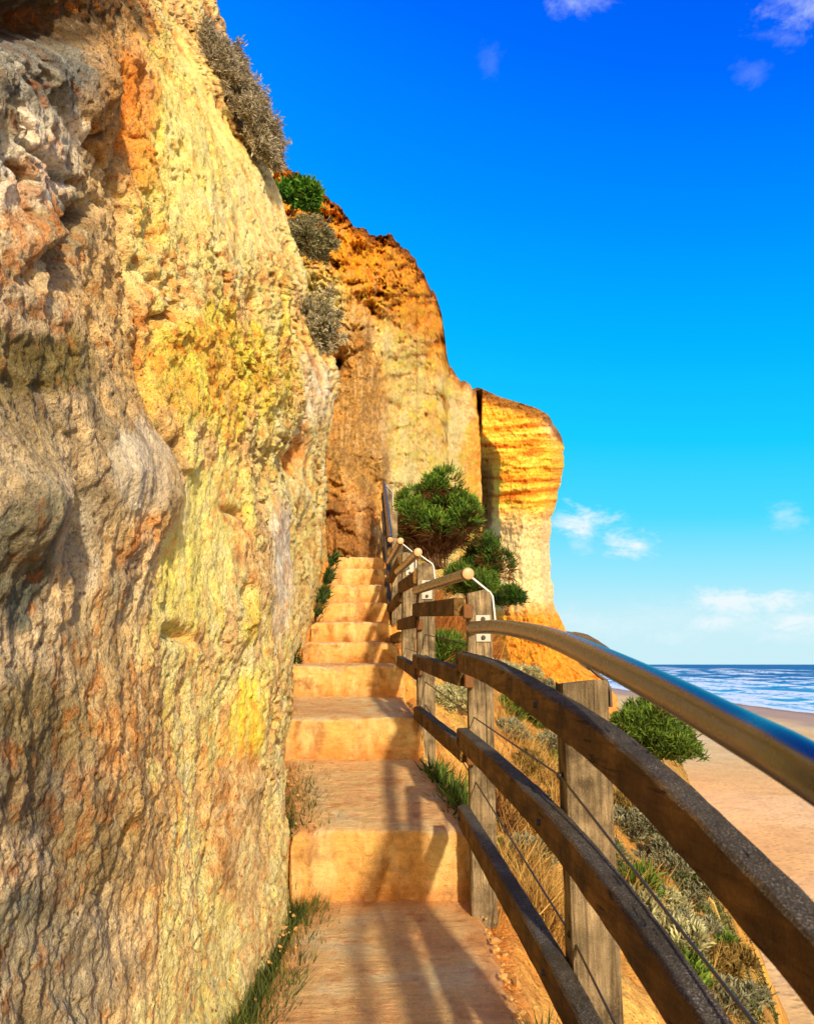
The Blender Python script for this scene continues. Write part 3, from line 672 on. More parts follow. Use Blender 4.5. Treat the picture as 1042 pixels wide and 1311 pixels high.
def build_stairs():
    root = empty('staircase', (0, 1.8, -1.0))
    tag(root, 'worn sandy concrete steps climbing between the cliff and the wooden fence', 'steps')
    mat = step_mat()
    nx = 110
    for i, (y0, zb, zl, xl, xr) in enumerate(RISERS):
        last = i+1 == len(RISERS)
        y1 = END_Y if last else RISERS[i+1][0] + 0.06
        zb1 = zl+0.02 if last else RISERS[i+1][1]
        if i < 1: continue
        xl1 = stair_l(y1); xr1 = stair_r(y1)
        xl1, xr1 = (xl1 if i not in (2,) else -0.42), xr1
        ny, nr = (70 if i < 7 else 24), (26 if i < 7 else 14)
        # profile rows: below foot -> lip -> tread back
        rows = []
        for k in range(nr+1):
            t = k/nr
            rows.append((y0 - 0.03*(1-t), zb-0.10 + (zl-0.018-zb+0.10)*t, 1.0, xl, xr, 0.0))
        for a in (0.25, 0.5, 0.8):                      # worn nosing
            ang = a*math.pi/2; rows.append((y0 + 0.018*(1-math.cos(ang)), zl-0.018+0.018*math.sin(ang), 1-a, xl, xr, 0.0))
        for k in range(1, ny+1):
            t = k/ny
            rows.append((y0+0.018+(y1-y0-0.018)*t, zl+(zb1-zl)*t, 0.0, xl+(xl1-xl)*t, xr+(xr1-xr)*t, t))
        R = np.array(rows); n = len(R)
        s = np.linspace(0, 1, nx)
        Y = np.repeat(R[:, 0:1], nx, 1); Z = np.repeat(R[:, 1:2], nx, 1); rz = np.repeat(R[:, 2:3], nx, 1); tt = np.repeat(R[:, 5:6], nx, 1)
        wob = 0.022*fbm(Y[:, :1]*5, Z[:, :1]*5, 0.3+i, 4); wob2 = 0.035*fbm(Y[:, :1]*4, Z[:, :1]*6, 5.3+i, 4) + 0.016*fbm(Y[:, :1]*22, Z[:, :1]*22, 1.3+i, 3)
        X = (R[:, 3:4]+wob) + (R[:, 4:5]+wob2-R[:, 3:4]-wob)*s[None, :]
        nz = fbm(X*5, Y*5, Z*5, 5, 0.6); nf = fbm(X*18, Y*18, Z*18, 4, 0.6)
        Y2 = Y - rz*(0.045*nz + 0.022*nf) + (1-rz)*0
        lipw = np.exp(-((Y-y0)/0.05)**2)
        Z2 = Z + (1-rz)*(0.016*nz + 0.005*nf) + lipw*(0.026*fbm(X*4, 3.1*i, 0.2, 5, 0.65) - 0.006 - 0.028*sstep(0.18, 0.34, fbm(X*9, 7.7*i, 0.9, 3)))
        # crumbled right edge and rounded sides
        eg = np.minimum(s, 1-s)[None, :]*(R[:, 4:5]-R[:, 3:4])
        Z2 = Z2 - 0.03*sstep(0.035, 0.0, eg)*(1-rz) - 0.012*sstep(0.0, 0.3, nf)*sstep(0.09, 0.0, eg)
        P = np.stack([X, Y2, Z2], -1)
        c = np.ones(P.shape)*lin((238, 188, 122)); c = mixc(c, lin((232, 176, 96)), rz)
        m1 = fbm(X*3.2, Y*3.2, Z*3.2+i, 5, 0.6); m2 = fbm(X*9, Y*9, Z*3, 4, 0.6)
        c = mixc(c, lin((252, 214, 164)), (1-rz)*0.55*sstep(0.05, 0.3, m1)); c = mixc(c, lin((206, 150, 96)), (1-rz)*0.5*sstep(0.0, 0.3, -m1+0.3*m2))
        c = mixc(c, lin((150, 96, 42)), rz*0.65*sstep(0.10, 0.32, fbm(X*6, Y*2, Z*3.5+i, 4, 0.6))); c = mixc(c, lin((250, 200, 110)), rz*0.5*sstep(0.05, 0.3, m2))
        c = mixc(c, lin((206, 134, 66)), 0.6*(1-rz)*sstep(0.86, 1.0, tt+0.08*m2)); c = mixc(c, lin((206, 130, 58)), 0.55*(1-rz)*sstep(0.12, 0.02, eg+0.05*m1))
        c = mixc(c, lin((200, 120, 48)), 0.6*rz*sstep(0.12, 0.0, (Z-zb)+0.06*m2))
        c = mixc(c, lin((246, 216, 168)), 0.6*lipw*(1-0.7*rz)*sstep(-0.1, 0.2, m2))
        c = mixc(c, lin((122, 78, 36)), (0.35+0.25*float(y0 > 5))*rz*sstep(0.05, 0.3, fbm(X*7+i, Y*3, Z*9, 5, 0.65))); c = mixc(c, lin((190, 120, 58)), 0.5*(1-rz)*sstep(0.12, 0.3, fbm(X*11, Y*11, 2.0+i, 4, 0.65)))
        # side skirts
        Ls = P[:, :1].copy(); Ls[..., 2] = np.minimum(Ls[..., 2], zl) - 0.45; Rs = P[:, -1:].copy(); Rs[..., 2] = np.minimum(Rs[..., 2], zl) - 0.45
        Rs[..., 0] += 0.03
        def side(a, b, nn=8):
            out = [a*(1-k/nn)+b*k/nn for k in range(1, nn+1)]
            out = np.concatenate(out, 1); out[..., 0] += 0.02*fbm(out[..., 1]*9, out[..., 2]*9, 0.4+i, 4, 0.6)
            return out
        lsd = side(P[:, :1], Ls)[:, ::-1]; rsd = side(P[:, -1:], Rs)
        Pf = np.concatenate([lsd, P, rsd], 1)
        cs = np.ones(lsd.shape)*lin((206, 142, 66)); cr = mixc(np.ones(rsd.shape)*lin((244, 198, 104)), lin((176, 112, 50)), sstep(0.0, 0.3, fbm(rsd[..., 1]*12, rsd[..., 2]*12, 2.0, 4)))
        cf = np.concatenate([cs, c, cr], 1)
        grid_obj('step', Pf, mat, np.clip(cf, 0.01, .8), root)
    # broken stones along the crumbling right edge of the lowest visible tread
    return root
STAIRS = build_stairs()

# ================================================================== FENCE
def wood_mat(name, along, side_a, side_b, top_c, speck):
    m, t, b = material(name, 0.85, 0.2)
    sc = {'y': (30, 2.2, 30), 'z': (42, 42, 2.6)}[along]
    v = t.coords(sc); v0 = t.coords()
    g = t.noise(v, 2.2, 6, 0.65, 0.6); st = t.noise(v0, 11, 5, 0.65); sp = t.noise(v0, 330, 3, 0.65); lich = t.noise(v0, 60, 4, 0.7)
    c = t.mix(t.ramp(g, [(0.3, (0, 0, 0)), (0.72, (1, 1, 1))]), L4(side_a), L4(side_b))
    c = t.mix(t.math('MULTIPLY', t.ramp(st, [(0.48, (0, 0, 0)), (0.66, (1, 1, 1))]), 0.75), c, L4((58, 46, 26)))
    geo = t.new('ShaderNodeNewGeometry'); sx = t.new('ShaderNodeSeparateXYZ'); t.con(geo.outputs['Normal'], sx.inputs[0])
    tm = t.new('ShaderNodeMapRange'); t.con(sx.outputs[2], tm.inputs[0]); tm.inputs[1].default_value = 0.45; tm.inputs[2].default_value = 0.8
    tc = t.mix(t.math('MULTIPLY', t.ramp(sp, [(0.52, (0, 0, 0)), (0.68, (1, 1, 1))]), t.ramp(st, [(0.40, (.15, .15, .15)), (0.62, (.9, .9, .9))])), L4(top_c), L4(speck))
    tc = t.mix(t.math('MULTIPLY', t.ramp(lich, [(0.52, (0, 0, 0)), (0.62, (1, 1, 1))]), 0.55), tc, L4((50, 44, 34)))
    c = t.mix(tm.outputs[0], c, tc)
    c = t.mix(t.math('MULTIPLY', t.ramp(sp, [(0.58, (0, 0, 0)), (0.68, (1, 1, 1))]), 0.30), c, L4(speck))
    c = t.mix(t.math('MULTIPLY', t.ramp(sp, [(0.32, (1, 1, 1)), (0.42, (0, 0, 0))]), 0.5), c, L4((44, 34, 20)))
    patch = t.ramp(t.noise(v0, 7, 4, 0.6), [(0.42, (0, 0, 0)), (0.62, (1, 1, 1))])
    c = t.mix(t.math('MULTIPLY', patch, 0.55), c, L4((52, 44, 30)))
    spv = {'y': (70, 1.1, 70), 'z': (60, 60, 1.0)}[along]
    spl = t.ramp(t.noise(t.coords(spv), 1.0, 3, 0.5, 0.3), [(0.66, (0, 0, 0)), (0.71, (1, 1, 1))])
    c = t.mix(t.math('MULTIPLY', spl, 0.6), c, L4((30, 22, 12)))
    t.con(c, b.inputs['Base Color'])
    bump(t, b, t.math('SUBTRACT', t.math('ADD', g, t.math('ADD', t.math('MULTIPLY', sp, 0.5), t.math('MULTIPLY', lich, 0.4))), t.math('MULTIPLY', spl, 1.2)), 0.9, 0.007)
    return m

def metal_mat(name, col, rough):
    m, t, b = material(name, rough, 0.5, 1.0)
    v = t.coords((6, 6, 6)); n = t.noise(v, 3, 4, 0.6)
    t.con(t.mix(n, L4(col, 0.92), L4(col, 1.02)), b.inputs['Base Color'])
    t.con(t.math('ADD', rough-0.02, t.math('MULTIPLY', n, 0.05)), b.inputs['Roughness'])
    return m

M_RAIL = wood_mat('rail_timber', 'y', (104, 74, 30), (158, 118, 56), (80, 73, 60), (176, 168, 152))
M_POST = wood_mat('post_timber', 'z', (92, 76, 50), (196, 170, 126), (130, 118, 100), (200, 190, 170))
M_STEEL = metal_mat('steel_tube', (112, 108, 104), 0.27)
M_CAP = material('brass_cap', 0.45, 0.5, 0.0)[0]; M_CAP.node_tree.nodes['Principled BSDF'].inputs['Base Color'].default_value = L4((206, 156, 104))
M_PLATE = metal_mat('zinc_plate', (164, 158, 144), 0.6)
M_STRAP = metal_mat('zinc_strap', (150, 150, 146), 0.5)
M_CABLE = metal_mat('dark_cable', (110, 100, 88), 0.5)
def simple_mat(name, c1, c2, scale, rough=0.8):
    m, t, b = material(name, rough, 0.3); n = t.noise(t.coords(), scale, 4, 0.6)
    t.con(t.mix(n, L4(c1), L4(c2)), b.inputs['Base Color']); return m
M_BOLT = simple_mat('dark_bolt', (40, 36, 32), (70, 60, 50), 60, 0.5)
M_ENDG = simple_mat('end_grain', (84, 54, 26), (140, 92, 48), 60)
M_STRAP_SHADED = metal_mat('shaded_strap', (70, 62, 52), 0.45)  # strap steel darkened: shade of the backlit near strap put into the colour

# posts: front face centre pixel and distance; top pixel row; foot height
PW = 0.098
def build_fence():
    root = empty('fence', (0.3, 2.5, -0.9))
    tag(root, 'weathered timber post and rail fence with a steel tube handrail beside the steps', 'fence')
    posts = {}
    def post(key, px, py, Y, ztop, zbot, rot=0.0):
        c = at(px, py, Y); x, y = c[0], Y + PW/2
        bm = bmesh.new()
        nseg = 26; h = ztop-zbot
        path = [(0, 0, zbot+h*k/nseg) for k in range(nseg+1)]
        b = 0.006; w = PW/2
        prof = [(-w+b, -w), (-w/3, -w), (w/3, -w), (w-b, -w), (w, -w+b), (w, -w/3), (w, w/3), (w, w-b), (w-b, w), (-w+b, w), (-w, w-b), (-w, w/3), (-w, -w/3), (-w, -w+b)]
        rings = sweep(bm, path, prof, up=(0, 1, 0), jitter=0.0008)
        for v in rings[-1]: v.co.z += 0.010*math.sin(v.co.x*60+key) + RNG.normal(0, .0015)     # split, worn head
        bmesh.ops.rotate(bm, verts=bm.verts, cent=(0, 0, 0), matrix=Matrix.Rotation(rot, 3, 'Z'))
        bmesh.ops.translate(bm, verts=bm.verts, vec=(x, y, 0))
        o = bm_obj('post', bm, M_POST, root)
        posts[key] = (x, y, ztop, o, rot)
        return o
    post(0, 755, 1000, 1.76, at(755, 874, 1.76)[2], -2.0)
    post(1, 616, 900, 3.18, at(616, 757, 3.18)[2], -1.25)
    post(2, 545, 820, 4.42, at(545, 722, 4.42)[2], -0.85, 0.05)
    post(3, 523, 800, 5.66, at(523, 708, 5.66)[2], -0.55, 0.08)
    post(4, 508, 780, 6.95, at(508, 690, 6.95)[2], -0.2, 0.10)
    post(5, 502.5, 700, 8.25, at(502.5, 655, 8.25)[2], 0.3, 0.10)
    post(6, 497.5, 660, 9.6, at(497.5, 622, 9.6)[2], 0.9, 0.10)
    xb = 0.53
    post(-1, 616, 900, -0.33, 0, -2.4)        # the post beside the viewer, out of frame
    o = posts[-1][3]; o.location.x += xb - posts[-1][0]; 
    o.location.z += -0.45
    RAILS = []
    # timber rails of each bay
    def rail(pts, w=0.045, h=0.072, n=14):
        bm = bmesh.new(); sweep(bm, catmull(pts, n), rect(w, h, 0.005), jitter=0.0006)
        o = bm_obj('rail', bm, M_RAIL, root); RAILS.append(o)
        return o
    xs = [(3.10, .212), (2.4, .262), (1.78, .318), (1.3, .360), (.85, .405), (.40, .437), (-.38, .455)]
    tops = [.012, -.026, -.095, -.165, -.285, -.425, -.63]
    mids = [-.275, -.300, -.345, -.415, -.535, -.675, -.88]
    lows = [-.557, -.592, -.648, -.725, -.845, -.985, -1.19]
    for zz in (tops, mids, lows):
        rail([(x, y, z) for (y, x), z in zip(xs, zz)])
    def bay(Ya, Yb, A, Bz):
        """straight bay from the post at Ya to the post at Yb; A,Bz = rail (pixel x, pixel y) pairs of its near and far ends"""
        for (a, b) in zip(A, Bz):
            p, q = at(*a, Ya), at(*b, Yb)
            rail([p, p*0.66+q*0.34, p*0.33+q*0.67, q], n=5)
    bay(3.20, 4.40, [(588, 777), (592, 867), (596, 964)], [(533, 781), (533, 846), (535, 913)])
    bay(4.44, 5.64, [(534, 739), (536, 795), (536, 862)], [(513, 752), (512, 800), (512, 846)])
    bay(5.68, 6.93, [(513, 716), (513, 764), (513, 815)], [(500, 742), (500, 778), (500, 820)])
    bay(6.98, 9.7, [(499, 706), (499, 742), (499, 780)], [(490.5, 634), (490.5, 658), (490.5, 686)])
    # end-grain blocks bolted behind the rail joints on each post
    for (px, py, Y) in [(600, 871, 3.16), (603, 969, 3.16), (598.5, 783, 3.17), (537, 858, 4.41), (537, 800, 4.41)]:
        c = at(px, py, Y)
        bm = bmesh.new(); bmesh.ops.create_cube(bm, size=1.0, matrix=Matrix.Translation(c) @ Matrix.Diagonal((0.036, 0.05, 0.058, 1)))
        bmesh.ops.bevel(bm, geom=bm.edges[:], offset=0.004, segments=1, affect='EDGES')
        bm_obj('spacer_block', bm, M_ENDG, root)
    # steel handrails, one length to a bay
    def tube(pts, r=0.0242, n=12, cap_first=True):
        path = catmull(pts, n)
        bm = bmesh.new(); sweep(bm, path, circ(r, 28)); o = bm_obj('handrail', bm, M_STEEL, root, True)
        if cap_first:
            p, t = Vector(path[0]), Vector(path[0]-path[1]).normalized()
            cb = bmesh.new()
            sweep(cb, [p-t*0.004, p+t*0.003, p+t*0.006, p+t*0.008], circ(r*1.0, 24))
            cb.verts.ensure_lookup_table()
            for k, v in enumerate(cb.verts):
                ring = k//24
                if ring >= 2:
                    f = 0.93 if ring == 2 else 0.72; cpt = p + t*(0.006 if ring == 2 else 0.008); v.co = cpt + (v.co-cpt)*f
            bm_obj('end_cap', cb, M_CAP, o, True)
        return o
    h0 = tube([at(604, 803.5, 3.06), at(640, 803.0, 2.62), at(694, 813, 2.02), at(760, 840, 1.52), at(850, 884, 1.12), at(950, 938, .86), at(1042, 990, .70), (.372, .45, -.155), (.375, .0, -.26), (.38, -.4, -.36)], cap_first=False)
    h1 = tube([at(599, 734.5, 3.10), at(577, 741.3, 3.5), at(553, 749, 3.95), at(532, 756, 4.45)])
    h2 = tube([at(535, 707, 4.34), at(526, 716, 4.8), at(517, 724.5, 5.2), at(509, 732, 5.7)])
    h3 = tube([at(512.7, 692.5, 5.60), at(508, 702, 6.0), at(503, 711, 6.4), at(498, 720, 6.9)])
    h4 = tube([at(499.5, 691, 6.85), at(497.5, 672, 7.6), at(494.5, 645, 8.6), at(491.5, 619, 9.6)])
    # bent steel straps from the outer face of a post up to its tube
    def strap(parent, pts, w=0.04, th=0.007, mat=None):
        bm = bmesh.new()
        P = [np.asarray(p, float) for p in pts]; 
        for p in P: p[1] = P[0][1]
        sweep(bm, P, [(-w/2, -th/2), (w/2, -th/2), (w/2, th/2), (-w/2, th/2)], up=(1, 0, 0.3))
        bm_obj('strap', bm, mat or M_STRAP, parent)
    strap(h1, [at(601, 739, 3.2), at(605, 741, 3.2), at(627, 759, 3.2), at(630, 764, 3.2), at(633.0, 792, 3.2), at(633.3, 812, 3.2)])
    strap(h2, [at(537, 710, 4.44), at(539, 712, 4.44), at(553, 722, 4.44), at(555, 726, 4.44), at(557.3, 748, 4.44)])
    strap(h3, [at(514, 696, 5.68), at(516, 697, 5.68), at(527, 706, 5.68), at(532.5, 713, 5.68), at(532.7, 728, 5.68)])
    strap(h4, [at(500, 688, 7.0), at(503, 690, 7.0), at(510, 697, 7.0), at(515, 702, 7.0), at(515.4, 714, 7.0)])
    strap(h4, [at(497, 657, 8.3), at(502, 661, 8.3), at(508.3, 669, 8.3), at(508.6, 686, 8.3)])
    strap(h4, [at(492, 620, 9.6), at(497, 624, 9.6), at(502.8, 631, 9.6), at(503, 648, 9.6)])
    strap(h0, [at(735, 836, 1.80), at(745, 846, 1.80), at(766, 865, 1.80), at(775, 871, 1.80), at(780, 884, 1.80), at(781, 905, 1.80)], w=0.022, th=0.005, mat=M_STRAP_SHADED)
    # square plates with two bolts on the post fronts
    for key, px, py, Y in [(1, 617, 804.5, 3.18), (2, 545.5, 755, 4.42), (3, 524, 727, 5.66)]:
        c = at(px, py, Y); o = posts[key][3]
        w, h = 0.060, 0.108
        bm = bmesh.new(); bmesh.ops.create_cube(bm, size=1.0, matrix=Matrix.Translation((c[0]+0.004, c[1]-0.004, c[2])) @ Matrix.Diagonal((w, 0.006, h, 1)))
        bmesh.ops.bevel(bm, geom=bm.edges[:], offset=0.0015, segments=1, affect='EDGES')
        pl = bm_obj('mounting_plate', bm, M_PLATE, o)
        for s in (-1, 1):
            bm = bmesh.new(); bmesh.ops.create_cone(bm, cap_ends=True, segments=10, radius1=0.010, radius2=0.007, depth=0.012, matrix=Matrix.Translation((c[0]+0.004, c[1]-0.012, c[2]+s*0.037)) @ Matrix.Rotation(math.pi/2, 4, 'X'))
            bm_obj('bolt', bm, M_BOLT, o)
        # short saddle that carries the upper end of the lower tube
        bm = bmesh.new(); e = {1: at(604, 803.5, 3.12), 2: at(534, 756, 4.40), 3: at(510.5, 731, 5.64)}[key]
        sweep(bm, [e, (c[0], c[1]-0.004, c[2])], circ(0.012, 12)); bm_obj('saddle', bm, M_PLATE, o, True)
    # steel cables strung through the posts, with their ferrules
    def cable(pts):
        bm = bmesh.new(); sweep(bm, pts, circ(0.0026, 8)); bm_obj('cable', bm, M_CABLE, root, True)
    xc = [posts[k][0]-PW/2-0.012 for k in (0, 1, 2, 3)]
    c1 = [at(543, 872, 4.46), at(606, 918, 3.2), at(716.5, 993, 1.80), (.44, .6, -.50), (.46, .0, -.66)]
    c2 = [at(543, 900, 4.46), at(608, 1000, 3.2), at(730, 1196, 1.80), (.45, .6, -.86)]
    c3 = [at(519, 830, 5.66), at(543, 838, 4.46), at(606, 868, 3.2)]
    c4 = [at(519, 790, 5.66), at(543, 812, 4.46), at(600, 826, 3.2)]
    for c in (c1, c2, c3, c4): cable(c)
    for c in (at(716.5, 993, 1.80), at(730, 1196, 1.80), at(606, 918, 3.2), at(608, 1000, 3.2)):
        bm = bmesh.new(); bmesh.ops.create_uvsphere(bm, u_segments=14, v_segments=10, radius=0.0085, matrix=Matrix.Translation(c))
        bm_obj('cable_ferrule', bm, M_BOLT, root, True)
    # coach bolts through the rails where they cross a post
    def coach_bolt(o, c):
        bm = bmesh.new(); bmesh.ops.create_cone(bm, cap_ends=True, segments=12, radius1=0.0085, radius2=0.006, depth=0.010, matrix=Matrix.Translation(c) @ Matrix.Rotation(-math.pi/2, 4, 'Y'))
        bm_obj('bolt', bm, M_BOLT, o)
    near = RAILS[:3]
    for o, zs in zip(near, (tops, mids, lows)):
        for yb in (1.82, 3.04):
            xb_ = np.interp(-yb, [-y for y, x in xs], [x for y, x in xs]); zb_ = np.interp(-yb, [-y for y, x in xs], zs)
            coach_bolt(o, (xb_-0.0255, yb, zb_))
    return root
FENCE = build_fence()

# ================================================================== PLANTS
def leaf_mat(name, rough=0.7, trans=0.25):
    m, t, b = material(name, rough, 0.25)
    t.con(vcol(t), b.inputs['Base Color'])
    tr = t.new('ShaderNodeBsdfTranslucent'); t.con(vcol(t), tr.inputs[0])
    mx = t.new('ShaderNodeMixShader'); mx.inputs[0].default_value = trans
    out = [n for n in t.n if n.type == 'OUTPUT_MATERIAL'][0]
    t.con(b.outputs[0], mx.inputs[1]); t.con(tr.outputs[0], mx.inputs[2]); t.con(mx.outputs[0], out.inputs[0])
    return m
M_LEAF = leaf_mat('leaves'); M_STRAW = leaf_mat('straw', 0.8, 0.2)
M_BARK = simple_mat('bark', (70, 48, 28), (128, 92, 56), 30)

def blades(base, dirs, length, width, col0, col1, bend=0.15, mid=0.5):
    """base (N,3), dirs (N,3) unit, returns verts, [quads, tris], cols"""
    N = len(base)
    rnd = RNG.normal(size=(N, 3)); side = np.cross(dirs, rnd); side /= np.linalg.norm(side, axis=1)[:, None]+1e-9
    b = RNG.normal(size=(N, 3))*bend*length[:, None]; b[:, 2] -= 0.3*bend*length
    w = (width*0.5)[:, None]*side
    p0, pm, pt = base, base+dirs*length[:, None]*mid+b*0.3, base+dirs*length[:, None]+b
    V = np.stack([p0-w*0.6, p0+w*0.6, pm+w, pm-w, pt], 1).reshape(-1, 3)
    i = np.arange(N)*5
    q = np.stack([i, i+1, i+2, i+3], 1); tr = np.stack([i+3, i+2, i+4], 1)
    cc = np.stack([col0, col0, (col0+col1)/2, (col0+col1)/2, col1], 1).reshape(-1, 3)
    return V, q, tr, cc

def unit(v): return v/(np.linalg.norm(v, axis=-1, keepdims=True)+1e-9)

def blade_obj(name, V, q, tr, cc, mat, parent=None):
    return link(name, mesh_np(name, V, [q, tr], np.clip(cc, 0.003, 0.85), smooth=False), mat, parent)

def shrub(name, label, cat, base, rx, ry, h, nclump, nleaf, ll, lw, dark, light, group=None, axis=(0, 0, 1), spread=0.55, lump=0.35, woody=0.0, wood_col=(140, 88, 44), branches=14, seed=1, low=-0.15, lift=0.25, lobes=0, lobe_r=0.4, thin=0.8, twigs=0):
    """a shrub: lumpy dome of leaf tufts on branching stems. base = ground point, axis = growing direction"""
    global RNG
    RNG = np.random.default_rng(seed)
    base = np.asarray(base, float); ax = unit(np.asarray(axis, float))
    a1 = unit(np.cross(ax, [0.3, 0.9, 0.1])); a2 = np.cross(ax, a1)
    root = empty(name, base); tag(root, label, cat, group)
    d = unit(RNG.normal(size=(nclump*3, 3))); d = d[d[:, 2] > low][:nclump]
    nl = 1 + lump*fbm(d[:, 0]*2.2+seed, d[:, 1]*2.2, d[:, 2]*2.2, 3)*2.0
    rad = nl*(1-0.45*RNG.random(len(d))**2.2)
    loc = np.stack([d[:, 0]*rx, d[:, 1]*ry, (d[:, 2]*(1-lift)+lift)*h], 1)*rad[:, None]
    W = loc[:, :1]*a1 + loc[:, 1:2]*a2 + loc[:, 2:3]*ax
    if lobes:
        ld = unit(RNG.normal(size=(lobes*4, 3))*[1.15, 1, .8])*(0.8+0.3*RNG.random((lobes*4, 1))); ld = ld[ld[:, 2] > low*0.35][:lobes]; li = RNG.integers(len(ld), size=len(d))
        lr = lobe_r*(0.7+0.6*RNG.random(len(ld)))
        q = ld*(1-0.6*lobe_r)*(0.8+0.25*RNG.random((len(ld), 1))); loc = q[li] + d*lr[li][:, None]; rad = np.ones(len(d))*(0.55+0.45*np.clip(d[:, 2]*0.7+0.5, 0, 1)); nl = np.ones(len(d))
        loc = np.stack([loc[:, 0]*rx, loc[:, 1]*ry, (loc[:, 2]*(1-lift)+lift)*h], 1); W = loc[:, :1]*a1 + loc[:, 1:2]*a2 + loc[:, 2:3]*ax
    cl = base + W
    cdir = unit(d[:, :1]*a1*0.8 + d[:, 1:2]*a2*0.8 + (d[:, 2:3]+0.55)*ax)
    n = len(cl)
    B = np.repeat(cl, nleaf, 0) + RNG.normal(size=(n*nleaf, 3))*ll*0.35
    D = unit(np.repeat(cdir, nleaf, 0) + RNG.normal(size=(n*nleaf, 3))*spread)
    Ln = ll*(0.6+0.8*RNG.random(n*nleaf)); Wd = lw*(0.7+0.6*RNG.random(n*nleaf))
    tint = np.repeat(RNG.random(n), nleaf)*0.6 + RNG.random(n*nleaf)*0.4
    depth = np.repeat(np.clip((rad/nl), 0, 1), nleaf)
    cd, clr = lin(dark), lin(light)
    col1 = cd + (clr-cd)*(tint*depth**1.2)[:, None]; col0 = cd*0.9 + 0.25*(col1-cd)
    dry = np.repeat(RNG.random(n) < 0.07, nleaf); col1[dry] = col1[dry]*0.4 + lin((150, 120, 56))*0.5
    if woody != 0:
        wm = (np.repeat(d[:, 2], nleaf) < woody)*(RNG.random(n*nleaf) < 0.8); wc = lin(wood_col)
        col1[wm] = wc*(0.4+0.8*tint[wm])[:, None]; col0[wm] = wc*0.5; Wd[wm] *= 0.45; Ln[wm] *= 1.5
    V, q, tr, cc = blades(B, D, Ln, Wd, col0, col1)
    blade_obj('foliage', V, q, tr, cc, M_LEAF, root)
    if twigs:
        ph = RNG.uniform(0, 6.283, twigs); ft = RNG.random(twigs); tl = RNG.uniform(0.12, 0.85, twigs)
        tip = np.stack([np.cos(ph)*rx*np.sqrt(ft)*0.95, np.sin(ph)*ry*np.sqrt(ft)*0.95, h*(0.40+0.25*RNG.random(twigs))], 1)
        B = base + tip*tl[:, None]*[1, 1, .9] + RNG.normal(size=(twigs, 3))*0.05*rx
        D = unit(unit(tip) + RNG.normal(size=(twigs, 3))*0.38)
        wc = lin(wood_col)*(0.25+0.9*RNG.random((twigs, 1))); V, q, tr, cc = blades(B, D, h*(0.10+0.14*RNG.random(twigs)), 0.009*np.ones(twigs), wc*0.6, wc, bend=.2)
        blade_obj('twigs', V, q, tr, cc, M_STRAW, root)
    bm = bmesh.new()
    for k in range(min(branches, n)):
        j = RNG.integers(n)
        p0 = base + RNG.normal(size=3)*0.10*rx*(a1*a1+a2*a2) - ax*0.05*h; p2 = cl[j]; p1 = base + (p2-base)*0.45 + ax*h*0.08 + RNG.normal(size=3)*0.06*rx
        path = catmull([p0, p1, p2], 5); r0 = 0.018*thin*max(rx, h)*(0.5+0.8*RNG.random())
        m = len(path); rings = sweep(bm, path, circ(1.0, 5), up=(0.31, 0.2, 0.93))
        for ri, (ring, pp) in enumerate(zip(rings, path)):
            rr = r0*(1-0.8*ri/(m-1))
            for v in ring: v.co = Vector(pp) + (v.co-Vector(pp))*rr
    bm_obj('branches', bm, M_BARK, root, True)
    return root

DK, LT = (22, 44, 14), (92, 130, 38)
SG_D, SG_L = (84, 84, 58), (196, 194, 150)
# --- shrubs by the head of the steps
shrub('shrub', 'big dark green bushy shrub with bare brown stems right of the top of the handrail', 'shrub', at(557, 722, 10.6), .61, .46, 1.24, 1500, 20, .075, .015, (20, 46, 10), (156, 206, 64), spread=.38, woody=-.25, wood_col=(120, 76, 40), branches=170, seed=11, low=-0.75, lift=.42, lobes=34, lobe_r=.26, thin=.34, twigs=3800)
shrub('shrub', 'round green shrub with brown underside against the foot of the pale headland', 'shrub', at(622, 748, 11.0), .31, .28, .62, 400, 22, .075, .015, (16, 38, 10), (112, 158, 46), spread=.4, woody=-.2, wood_col=(150, 92, 50), branches=80, seed=12, low=-.9, lift=.36, lobes=13, lobe_r=.38, thin=.4, twigs=1800)
shrub('shrub', 'bright green shrub just behind the steel cap of the near handrail post', 'shrub', at(603, 772, 9.2), .27, .24, .42, 320, 22, .07, .014, (30, 58, 14), (146, 184, 58), spread=.4, branches=24, seed=13, lobes=8, lobe_r=.42, lift=.35)
shrub('shrub', 'small dark green shrub low on the orange bank right of the handrail post', 'shrub', at(650, 786, 9.8), .20, .18, .34, 260, 22, .065, .014, (16, 38, 10), (98, 144, 40), spread=.4, branches=16, seed=14, lobes=7, lobe_r=.42, lift=.35)
shrub('shrub', 'small fresh green shrub between the two nearest fence posts below the steel plate', 'shrub', at(575, 864, 6.6), .18, .16, .33, 220, 22, .06, .011, (38, 66, 16), (160, 190, 66), spread=.4, branches=12, seed=15, lobes=6, lobe_r=.42, lift=.3)
# --- shrubs clinging to the cliffs
shrub('shrub', 'leafy green plant growing from the cliff edge above the round grey shrub', 'shrub', at(374, 272, 9.6), .30, .22, .50, 200, 18, .085, .034, (34, 76, 20), (130, 196, 60), lump=.3, axis=(.5, -.6, .7), branches=12, seed=21, spread=.9, lobes=7, lobe_r=.4)
shrub('shrub', 'round grey green shrub hanging on the cliff below the leafy green plant', 'shrub', at(390, 316, 9.0), .25, .27, .36, 520, 18, .045, .013, (96, 92, 60), (222, 214, 160), spread=.8, lump=.5, axis=(.6, -.6, .5), branches=14, seed=22, low=-.4)
shrub('shrub', 'pale silvery shrub draped over the cliff edge at mid height', 'shrub', at(398, 438, 8.0), .20, .22, .46, 460, 18, .045, .013, (126, 118, 84), (240, 230, 190), spread=.8, lump=.6, axis=(.45, -.5, .75), branches=14, seed=23, low=-.5)
